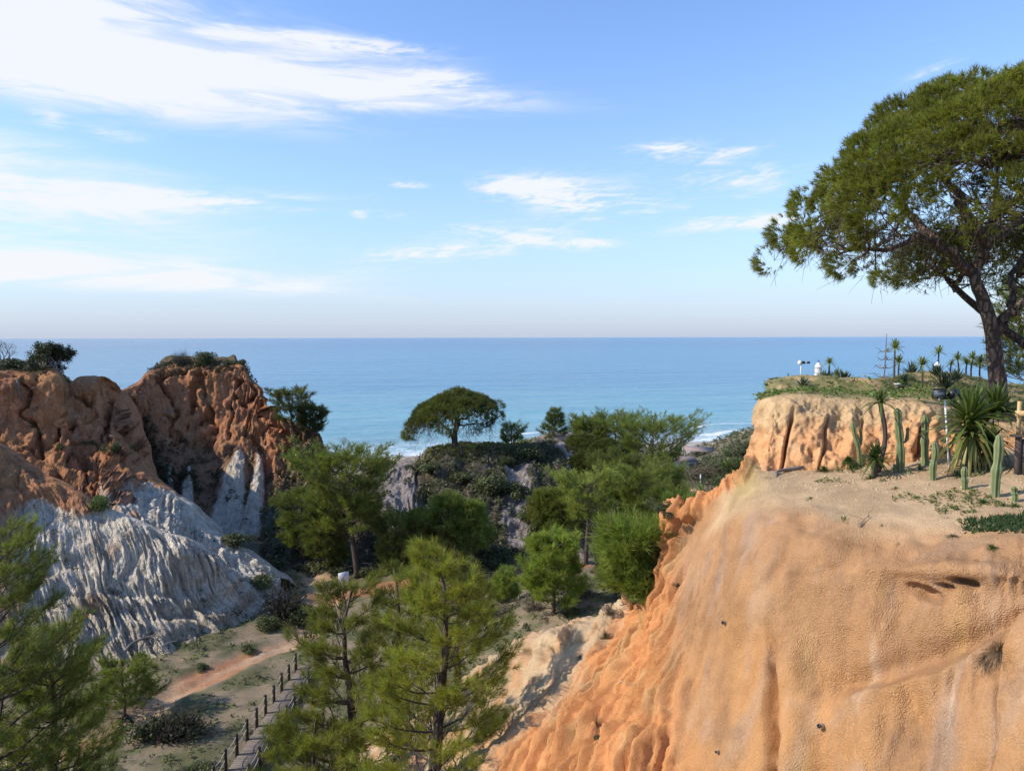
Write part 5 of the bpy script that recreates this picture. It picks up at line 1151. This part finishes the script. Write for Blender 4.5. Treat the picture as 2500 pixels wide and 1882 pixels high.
# ------------------------------------------------------------------ garden: rosettes, yuccas, cacti
def rosette(n, L, w, up=.6, droop=.35, seg=4, base=(.075, .12, .03), yel=0, stiff=.0, rim=None):
    V = []; Q = []; C = []; k = 0
    for i in range(n):
        f = (i+.5)/n; az = i*2.39996 + rng.normal()*.15; el = (1.45 - f*(1.75-up)) + rng.normal()*.10
        ln = L*(.75+.35*rng.random())*(1-.15*(1-f)); d = np.array([math.cos(az)*math.cos(el), math.sin(az)*math.cos(el), math.sin(el)])
        side = np.array([-math.sin(az), math.cos(az), 0]); dr = droop*(.4+f)*(.6+.8*rng.random())
        ts = np.linspace(0, 1, seg+1); ctr = d[None]*(ts*ln)[:, None] + np.array([0, 0, -1.])*(dr*ln*ts**2.4)[:, None]
        ww = w*np.interp(ts, [0, .25, .7, 1], [.75, 1, .7, .03]); nrm_ = np.cross(side, d)
        col = np.asarray(base)*(.7+.6*rng.random()); 
        if yel and f > .6 and rng.random() < yel: col = np.array([.20, .185, .05])*(.7+.6*rng.random())
        ring = np.stack([ctr - side*ww[:, None]*.5, ctr - nrm_*ww[:, None]*.16, ctr + side*ww[:, None]*.5], 1).reshape(-1, 3)
        V.append(ring); C.append(np.tile(col, (len(ring), 1)))
        for s in range(seg):
            a = k + s*3; Q += [[a, a+1, a+4, a+3], [a+1, a+2, a+5, a+4]]
        k += len(ring)
    return mesh_np('leaves', np.concatenate(V), np.array(Q), np.concatenate(C))
def plant(label, name, cat, base, leaves, head=(0, 0, 0), trunk=None, group=None, scale=1.0, extra=()):
    root = empty(name, base, random.random()*6.28 if trunk is None else 0)
    if trunk is not None:
        mb = MB(); P = cr(np.array(trunk, float), 9); mb.tube(P, np.linspace(trunk_r[0], trunk_r[1], 9), 8, rough=.08); obj('stem', mb.mesh('stem', True), M['bark_far' if trunk_r[0] < .09 else 'bark'], root); head = P[-1]
    o = obj('leaves', leaves, M['blade'], root, head); o.scale = (scale,)*3
    for lv, hp in extra: obj('leaves', lv, M['blade'], root, hp)
    return tag(root, label, cat, group)
trunk_r = (.05, .04)
def garden(px, py, d=None):
    r = ray(px, py); d = d or min(max(1.88*r[1]/max(-r[2], .03), 20.8), 31)
    return drop(at(px, py, d), 3)
YG = (.20, .235, .06)
for lab, px, pb, pt, n in (('yucca with spiky head on a thin stem right of the white chimney', 2043, 945, 885, 34), ('small yucca sprout beside the white chimney', 2023, 950, 914, 20), ('yucca in a white pot beside the dead conifer', 2182, 950, 878, 34), ('bushy stemmed yucca right of the potted one', 2250, 957, 898, 36), ('yucca standing in front of the second white chimney', 2290, 935, 887, 26),
        ('tiny distant yucca left of the bushy pair', 2320, 925, 905, 18), ('bushy yucca of the far row', 2337, 925, 889, 34), ('thin yucca in the far row', 2358, 922, 893, 22), ('yucca with pale bright head in the far row', 2370, 924, 880, 36), ('yucca nearest the great pine trunk in the far row', 2392, 922, 880, 34), ('short leafy yucca behind the white pot', 2192, 945, 915, 26)):
    b = garden(px, pb); m = mpp(b); h = (pb-pt)*m; L = min(.5, 18*m*2.0)*(1 if n > 24 else .75)
    trunk_r = (.035, .028)
    plant(lab, 'yucca', 'yucca', b, rosette(n+10, L, .055, .2, .3, base=YG), trunk=[(0, 0, -.1), (rng.normal()*.02, 0, h*.5), (rng.normal()*.03, 0, h)], group='stemmed yuccas on the bluff')
for k, (lab, px, py, r) in enumerate((('dark agave just right of the white chimney', 2015, 948, 24), ('dark agave in the middle of the left garden bed', 2060, 948, 26), ('largest dark agave of the left garden bed', 2083, 942, 30), ('grey agave left of the dead conifer', 2118, 945, 24), ('grey agave below the dead conifer', 2140, 950, 24), ('dark upright agave between the yuccas', 2225, 932, 30), ('agave right of the white pot', 2205, 950, 22), ('large blue grey agave behind the floodlight', 2305, 958, 40), ('dark agave right of the blue grey agave', 2332, 942, 30), ('agave on the left rim of the bluff', 1960, 962, 20), ('agave behind the large blue grey agave', 2285, 940, 26))):
    b = garden(px, py); m = mpp(b)
    plant(lab, 'agave', 'agave', b, rosette(32, r*m*1.6, .085, .8, .05, 3, base=(.06, .08, .045) if k % 3 else (.085, .11, .08)), group='agaves on the bluff')
# the great yucca in front
trunk_r = (.13, .10)
b = drop(at(2368, 1168, 16.2), 1)
h1 = at(2364, 1035, 16.2)[2]-b[2]
plant('large many leaved yucca with yellowing skirt beside the floodlight', 'giant_yucca', 'yucca', b, rosette(120, 1.12, .085, .25, .30, 6, base=(.12, .16, .032), yel=.0), trunk=[(0, 0, -.2), (-.03, 0, h1*.5), (-.05, 0, h1*1.02)],
      extra=[(rosette(90, 1.02, .085, .3, .35, 6, base=(.10, .14, .03)), (.75, .35, h1*1.18)), (rosette(80, .9, .09, -.95, .75, 6, base=(.10, .13, .03), yel=.75), (-.05, -.05, h1*.78)), (rosette(60, .75, .08, -.5, .6, 6, base=(.06, .085, .02), yel=.2), (.55, .2, h1*.55))])
trunk_r = (.055, .05)
b = drop(at(2142, 1128, 17.0), 1); hh = at(2144, 985, 17.0)[2]-b[2]
plant('slim yucca with leaning stem in front of the bluff wall', 'yucca', 'yucca', b, rosette(34, .62, .06, .15, .45, 5, base=(.10, .14, .035)), trunk=[(0, 0, -.1), (.16, 0, hh*.5), (.02, 0, hh)])
trunk_r = (.08, .07)
b = drop(at(2136, 1130, 16.7), 1)
plant('squat dark yucca at the foot of the leaning one', 'yucca', 'yucca', b, rosette(70, .58, .06, -.3, .25, 5, base=(.06, .088, .022)), trunk=[(0, 0, -.1), (0, 0, .2), (0, 0, .42)])
# cacti
def cactus(label, pts, r, arms=(), ribs=5, seed=0):
    b = np.asarray(pts[0], float); root = empty('column_cactus', b)
    def column(P, r, tip=.35):
        P = cr(np.array(P, float), 34); m_ = len(P); t = np.linspace(0, 1, m_); k = ribs*4
        th = np.arange(k)*2*math.pi/k; star = 1 + .34*np.cos(th*ribs)
        ph = rng.random()*6; rad = r*(1 + .11*np.sin(t*17+ph) + .06*np.sin(t*31+ph))*np.where(t > .88, np.sqrt(np.clip(1-((t-.88)/.12)**2*(1-tip*.2), .03, 1)), 1)*(1-.12*t)
        R = P[:, None] + (rad[:, None]*star)[..., None]*np.stack([np.cos(th+.3), np.sin(th+.3), 0*th], -1)[None]
        i = np.arange(m_-1)[:, None]*k; j = np.arange(k)[None]; j2 = (j+1) % k
        q = np.stack([i+j, i+j2, i+k+j2, i+k+j], -1).reshape(-1, 4); V = np.concatenate([R.reshape(-1, 3), P[-1:]]); T3 = np.stack([np.full(k, m_*k), (m_-1)*k+np.arange(k), (m_-1)*k+(np.arange(k)+1) % k], -1)
        rimm = np.tile(sst(np.cos(th*ribs), .7, 1), m_); c = lerp(np.array([[.12, .155, .06]]), np.array([[.30, .29, .14]]), rimm[:, None]*.8)*(1-.12*np.tile(np.sin(th*2), m_)[:, None]); c = np.concatenate([c, [[.12, .14, .06]]])
        wz = sst(.12 - np.repeat(t, k), 0, .12)*.5; c[:-1] = cmix(c[:-1], [.25, .22, .13], wz)
        return mesh_np('stem', V, [q, T3], c, True)
    obj('stem', column(np.asarray(pts)-b, r), M['cactus'], root)
    for ap, ar in arms: obj('arm', column(np.asarray(ap)-b, ar), M['cactus'], root)
    return tag(root, label, 'cactus')
def cac(label, bx, by, tx, ty, wpx, arms=()):
    b = hit(bx, by); d = b[1]; m_ = mpp(b); t = at(tx, ty, d)
    return cactus(label, [b-np.array([0, 0, .08]), lerp(b, t, .35)+rng.normal(size=3)*.012, lerp(b, t, .7)+rng.normal(size=3)*.012, t], wpx*m_*.40, [([at(a[0], a[1], d) for a in ar], aw*m_*.5) for ar, aw in arms])
cac('thin leaning cactus with a short arm, left of the squat yucca', 2100, 1131, 2081, 1029, 12, [([(2096, 1090), (2102, 1075), (2101, 1048)], 6)])
cac('tallest cactus in the middle of the ledge, with a curved side arm', 2198, 1154, 2191, 998, 19, [([(2200, 1085), (2213, 1075), (2216, 1045)], 7)])
cac('thick rounded cactus before the dark hollow in the bluff', 2259, 1136, 2258, 1014, 18)
cac('straight mid height cactus right of the tallest one', 2278, 1174, 2281, 1080, 16)
cac('short stubby cactus in front of the giant yucca', 2355, 1197, 2355, 1141, 15)
cac('tall wavy edged cactus nearest the viewer on the right', 2428, 1214, 2439, 1063, 22)
cac('small round topped cactus at the right picture edge', 2476, 1226, 2476, 1190, 15)
cac('tiny cactus stub below the thin leaning cactus', 2133, 1144, 2132, 1121, 8)
cac('tiny cactus stub at the left foot of the tallest cactus', 2186, 1155, 2182, 1134, 8)
cac('tiny cactus stub at the right foot of the tallest cactus', 2222, 1159, 2216, 1146, 11)
# grassy tufts and ice plant on the ledge
def tuft(label, px, py, rpx, n=60, base=(.07, .105, .03), up=.35, w=.012, name='grass_tuft', cat='grass', hz=1):
    b = hit(px, py); root = empty(name, b - np.array([0, 0, .02])); o = obj('blades', rosette(n, rpx*mpp(b), w, up, .55, 4, base=base), M['blade'], root); root.scale = (1, 1, hz)
    return tag(root, label, cat)
tuft('blue green spiky clump between the two middle cacti', 2245, 1150, 36, 70, (.06, .095, .05), .5, .016, 'aloe_clump', 'aloe')
tuft('blue green spiky clump right of the mid height cactus', 2335, 1165, 42, 80, (.06, .095, .05), .5, .016, 'aloe_clump', 'aloe')
tuft('leafy green clump under the thin leaning cactus', 2070, 1128, 30, 120, (.07, .115, .028), .2, .03, 'leafy_clump', 'plant')
tuft('dark spiky clump below the floodlight pole', 2315, 1110, 36, 60, (.045, .065, .03), .4, .02, 'aloe_clump', 'aloe')
tuft('flat green grass patch by the pale pipe', 2010, 1148, 40, 160, (.075, .12, .025), .1, .012, hz=.6)
tuft('sparse green tuft on the sandy brow of the ledge', 1978, 1218, 22, 70, (.08, .11, .035), .1, .01, hz=.6)
tuft('low weed patch on the sandy shoulder before the tallest cactus', 2125, 1170, 36, 120, (.08, .11, .035), .1, .012, hz=.6)
tuft('green tuft beside the path of bare sand', 2185, 1195, 26, 70, (.08, .12, .03), .1, .01, hz=.6)
tuft('thin green strip of grass behind the bare sand', 2235, 1218, 26, 80, (.08, .12, .03), .1, .01, hz=.5)
tuft('green grass mound at the foot of the wavy cactus', 2400, 1230, 34, 150, (.07, .125, .025), .15, .012, hz=.7)
tuft('bright grass patch at the right edge of the ledge', 2478, 1240, 32, 150, (.07, .14, .025), .15, .012, hz=.7)
tuft('grass clump drooping over the face below the ice plant', 2420, 1340, 34, 160, (.085, .13, .03), -.1, .010, hz=.7)
tuft('smaller dry green tuft on the rim left of the drooping clump', 2325, 1312, 30, 110, (.10, .11, .04), -.1, .010, hz=.6)
tuft('tiny green weed on the middle of the sandy brow', 2192, 1330, 12, 40, (.07, .11, .03), .2, .008)
tuft('tiny green weed just above the rim of the face', 2152, 1285, 12, 40, (.07, .11, .03), .2, .008)
def iceplant():
    b = hit(2440, 1292); root = empty('ice_plant', b)
    p = []; dd = []
    for k in range(420):
        px = 2345 + 190*rng.random()**.8; py = 1272 + 34*rng.random() - (px-2345)*.12*rng.random(); h = hit(px, py); p.append(h-b); dd.append(unit(np.array([rng.normal()*.6, rng.normal()*.6, .8])))
    p = np.array(p); dd = np.array(dd); V = []; Q = []; k0 = 0
    mb = MB()
    for q, d in zip(p, dd):
        for z in range(4):
            d2 = unit(d + rng.normal(size=3)*.5); L = .05+.05*rng.random(); mb.tube(np.array([q, q+d2*L*.6, q+d2*L+np.array([0, 0, .012])]), [.009, .009, .002], 3, cap=False, c=np.array([.055, .095, .03])*(.7+.6*rng.random()))
    obj('fingers', mb.mesh('fingers'), M['blade'], root); tag(root, 'dark green ice plant mat sprawling at the right edge of the ledge', 'plant')
iceplant()
# dry grass in the notch of the face, and other dry tufts
def drytuft(label, px, py, rpx, n, base=(.20, .14, .085), hz=.8):
    return tuft(label, px, py, rpx, n, base, -.2, .006, 'dry_grass', 'grass', hz)
drytuft('mat of dry brown grass lodged in the notch of the face', 2440, 1590, 60, 420)
drytuft('second clump of dry brown grass in the notch, lower left', 2400, 1610, 40, 220)
drytuft('round dry grass ball on the pale eroded slope', 1475, 1555, 34, 260, (.13, .115, .06), 1.1)
drytuft('small dry tuft on the pale slope below the grass ball', 1415, 1605, 16, 100, (.14, .11, .08), 1)
drytuft('sparse dry bush at the edge where face and slope meet', 1455, 1770, 46, 120, (.16, .10, .07), 1.2)
sh('tiny dark green bush in the hollow below the sparse dry bush', 'dark', 1458, 1800, 16, 1.0)
sh('small dark shrub on the ragged orange spur', 'dark', 1655, 1425, 9, 1.2)
# drain stubs in the face
def stub(label, px, py, r):
    b = hit(px, py); root = MB(); m_ = mpp(b); d = np.array([-.75, -.55, .12])
    root.tube(np.array([b-d*.1, b+d*.10]), r*m_, 12, cap=False); mb2 = MB(); mb2.tube(np.array([b-d*.1, b+d*.085]), r*m_*.5, 12)
    e = empty('drain_pipe', b); o = obj('pipe', root.mesh('pipe', True), M['pipe'], e); o.location = -b; o2 = obj('bore', mb2.mesh('bore', True), M['black'], e); o2.location = -b
    return tag(e, label, 'pipe')
stub('pale drain pipe stub at the left of the big face', 1770, 1520, 5)
stub('pale drain pipe stub low in the middle of the big face', 2005, 1772, 7)
stub('small drain pipe stub near the bottom edge of the face', 1753, 1834, 4)
deadbranch('thin twig lying on the brow of the face', [hit(2098, 1290)+np.array([0, 0, .03]), hit(2110, 1275)+np.array([0, 0, .05]), hit(2122, 1265)+np.array([0, 0, .06])], .012, 5, 'twig', 'twig')
deadbranch('pale bleached twig on the eroded slope', [hit(1512, 1668)+np.array([0, 0, .05]), hit(1530, 1672)+np.array([0, 0, .06]), hit(1545, 1676)+np.array([0, 0, .05])], .014, 2, 'twig', 'twig', 'pipe')
# pale pipe lying against the bluff foot
q = [hit(1894, 1166)+np.array([0, 0, -.02]), hit(1895, 1158)+np.array([0, 0, .05]), hit(1912, 1154)+np.array([0, 0, .06]), hit(1938, 1150)+np.array([0, 0, .06]), hit(1960, 1146)+np.array([0, 0, .05])]
mb = MB(); mb.tube(np.array(q)-q[0], .035, 8); tag(obj('edging_pipe', mb.mesh('edging_pipe', True), M['deadwood'], None, q[0]), 'grey pipe lying at the foot of the bluff wall', 'pipe')
# floodlight on a white pole
def floodlight():
    b = drop(at(2319, 1120, 16.6), 1); root = empty('floodlight', b); t = at(2306, 966, 16.6)-b
    mb = MB(); mb.tube(np.array([[0, 0, -.2], t]), .022, 8); obj('pole', mb.mesh('pole', True), M['white'], root)
    for dx, rz in ((-.14, -.5), (.17, .75)):
        mb = MB(); R = rotz(rz) @ rotx(.5); mb.box((0, 0, 0), (.27, .13, .19), R); h = obj('lamp_head', mb.mesh('lamp_head'), M['black'], root, t+np.array([dx, -.03, .03]))
        mb = MB(); mb.box(R @ np.array([0, -.07, 0]), (.22, .012, .145), R); obj('glass', mb.mesh('glass'), M['glassy'], h)
        mb = MB(); mb.box((0, .0, -.12), (.03, .05, .09)); obj('bracket', mb.mesh('bracket'), M['grey'], h)
    mb = MB(); mb.box(t+np.array([.015, 0, -.08]), (.36, .04, .04)); obj('crossbar', mb.mesh('crossbar'), M['black'], root)
    tag(root, 'twin black floodlight on a thin white pole before the giant yucca', 'floodlight')
floodlight()
def spotpost():
    b = garden(1953, 950); root = empty('spotlight_post', b); m_ = mpp(b); h = 36*m_
    mb = MB(); mb.tube(np.array([[0, 0, -.1], [.02, 0, h]]), .018, 8); obj('pole', mb.mesh('pole', True), M['white'], root)
    mb = MB(); mb.lathe([(.001, .09), (.05, .07), (.075, .02), (.07, -.05), (.001, -.07)], 12, (-.03, 0, h)); obj('lamp_shade', mb.mesh('lamp_shade', True), M['white'], root)
    mb = MB(); mb.box((.06, -.02, h+.01), (.12, .12, .10), rotz(.5)); obj('lamp_head', mb.mesh('lamp_head'), M['black'], root)
    mb = MB(); mb.box((.20, 0, h+.0), (.16, .02, .02)); obj('arm', mb.mesh('arm'), M['grey'], root)
    mb = MB(); mb.box((.27, -.02, h+.01), (.10, .09, .08), rotz(-.5)); obj('lamp_head', mb.mesh('lamp_head'), M['black'], root)
    tag(root, 'white garden spotlight post with dark heads at the bluff tip', 'spotlight')
spotpost()
def chimney(label, px, pb, pt, d=None):
    b = garden(px, pb, d); root = empty('ornamental_chimney', b); h = (pb-pt)*mpp(b); r = h*.22
    mb = MB(); mb.lathe([(r, -.05), (r, h*.50), (r*.98, h*.52)], 20); body = obj('body', mb.mesh('body', True), M['white'], root)
    for row in range(4):
        for k in range(10):
            a = (k + .5*(row % 2))*2*math.pi/10; mb = MB(); R = rotz(a); mb.box(R @ np.array([r*1.0, 0, h*(.10+.10*row)]), (.006, r*.22, h*.055), R); obj('slot', mb.mesh('slot'), M['grey'], body)
    mb = MB(); mb.lathe([(r*.98, h*.52), (r*1.35, h*.54), (r*1.35, h*.585), (r*1.0, h*.60)], 20); obj('collar', mb.mesh('collar', True), M['white'], root)
    mb = MB(); mb.lathe([(r*1.0, h*.59), (r*.75, h*.68), (r*.38, h*.80), (r*.2, h*.86)], 20); obj('cone', mb.mesh('cone', True), M['white'], root)
    mb = MB(); mb.lathe([(r*.18, h*.85), (r*.34, h*.89), (r*.30, h*.93), (r*.1, h*.97), (.001, h*1.02)], 12); obj('finial', mb.mesh('finial', True), M['blue'], root)
    return tag(root, label, 'chimney')
chimney('white ornamental chimney with blue finial near the bluff tip', 1996, 950, 911)
chimney('second white chimney top behind the yuccas', 2287, 930, 898, 30)
def dead_conifer():
    b = garden(2154, 945); root = empty('dead_conifer', b); h = at(2164, 817, b[1])[2]-b[2]; m_ = mpp(b)
    mb = MB(); P = np.array([[0, 0, -.1], [.02, 0, h*.35], [.07, 0, h*.7], [.10, 0, h]]); P[:, 0] += 0; T2 = cr(P, 14); mb.tube(T2, np.linspace(.045, .012, 14), 7); obj('trunk', mb.mesh('trunk', True), M['deadwood'], root)
    for lv in range(9):
        f = .14 + lv*.085; z = np.array([np.interp(f, np.linspace(0, 1, 14), T2[:, q]) for q in range(3)]); L = .62*(1-f*.72)
        for k in range(4):
            a = lv*1.3 + k*1.57 + rng.normal()*.2; mb = MB(); dv = np.array([math.cos(a), math.sin(a), 0]); pts = np.array([z, z+dv*L*.5+np.array([0, 0, -.05]), z+dv*L+np.array([0, 0, .04+.08*rng.random()])]); mb.tube(cr(pts, 7), np.linspace(.02, .008, 7), 4)
            for s_ in range(3): e = lerp(pts[1], pts[2], rng.random()); mb.tube(np.array([e, e+dv*.1+rng.normal(size=3)*.07]), [.009, .006], 3, cap=False)
            obj('branch', mb.mesh('branch'), M['deadwood'], root)
    mb = MB(); mb.box((0, -.05, .18), (.09, .05, .46)); obj('stake', mb.mesh('stake'), M['paleplank'], root)
    tag(root, 'bare dead conifer with tiered twigs standing above the sea line', 'tree')
dead_conifer()
def pot(label, px, py, r, h, mat):
    b = garden(px, py); b = b + np.array([0, -.25, 0]); b = drop(b, 1.5); e = empty('plant_pot', b); mb = MB(); mb.lathe([(.001, 0), (r*.75, 0), (r, h*.85), (r*1.12, h*.86), (r*1.12, h), (r*.95, h), (r*.9, h*.9), (.001, h*.88)], 18); obj('body', mb.mesh('body', True), M[mat], e); return tag(e, label, 'pot')
pot('white plant pot below the potted yucca', 2180, 956, .10, .20, 'white')
pot('dark plant pot right of the white pot', 2192, 957, .11, .18, 'log')
# retaining logs and timber fence at the right edge
def logwall():
    b = drop(at(2500, 1148, 15.6), 1); root = empty('log_wall', b)
    for k in range(9):
        x = -.14 + k*.125; hgt = .78+.03*rng.normal(); mb = MB(); mb.tube(np.array([[0, 0, -.3], [0, 0, hgt-.02], [0, 0, hgt]]), [.066, .066, .055], 10); obj('log', mb.mesh('log', True), M['log'], root, (x, rng.normal()*.012, 0))
    mb = MB(); mb.box((.36, 0, .815), (1.3, .18, .045)); obj('cap_board', mb.mesh('cap_board'), M['log'], root)
    tag(root, 'dark upright log retaining wall at the right edge', 'wall')
    b2 = b + np.array([.08, .35, .78]); root = empty('timber_fence', b2)
    for k in range(7):
        mb = MB(); mb.box((0, 0, .36), (.085, .03, .80)); o = obj('picket', mb.mesh('picket'), M['paleplank'], root, (k*.14, 0, rng.normal()*.02)); o.rotation_euler = (0, rng.normal()*.03, 0)
    mb = MB(); mb.box((.42, -.035, .48), (1.05, .03, .11)); obj('rail', mb.mesh('rail'), M['paleplank'], root)
    tag(root, 'pale timber picket fence above the log wall', 'fence')
logwall()
# cable from the great pine
a = at(2412, 724, D0+.6); c = at(2640, 790, D0+.6); t = np.linspace(0, 1, 12)[:, None]; pts = a*(1-t)+c*t; pts[:, 2] -= .12*np.sin(t[:, 0]*math.pi)
mb = MB(); mb.tube(pts-a, .011, 5); tag(obj('cable', mb.mesh('cable', True), M['black'], None, a), 'thin black cable running right from the great pine', 'cable')
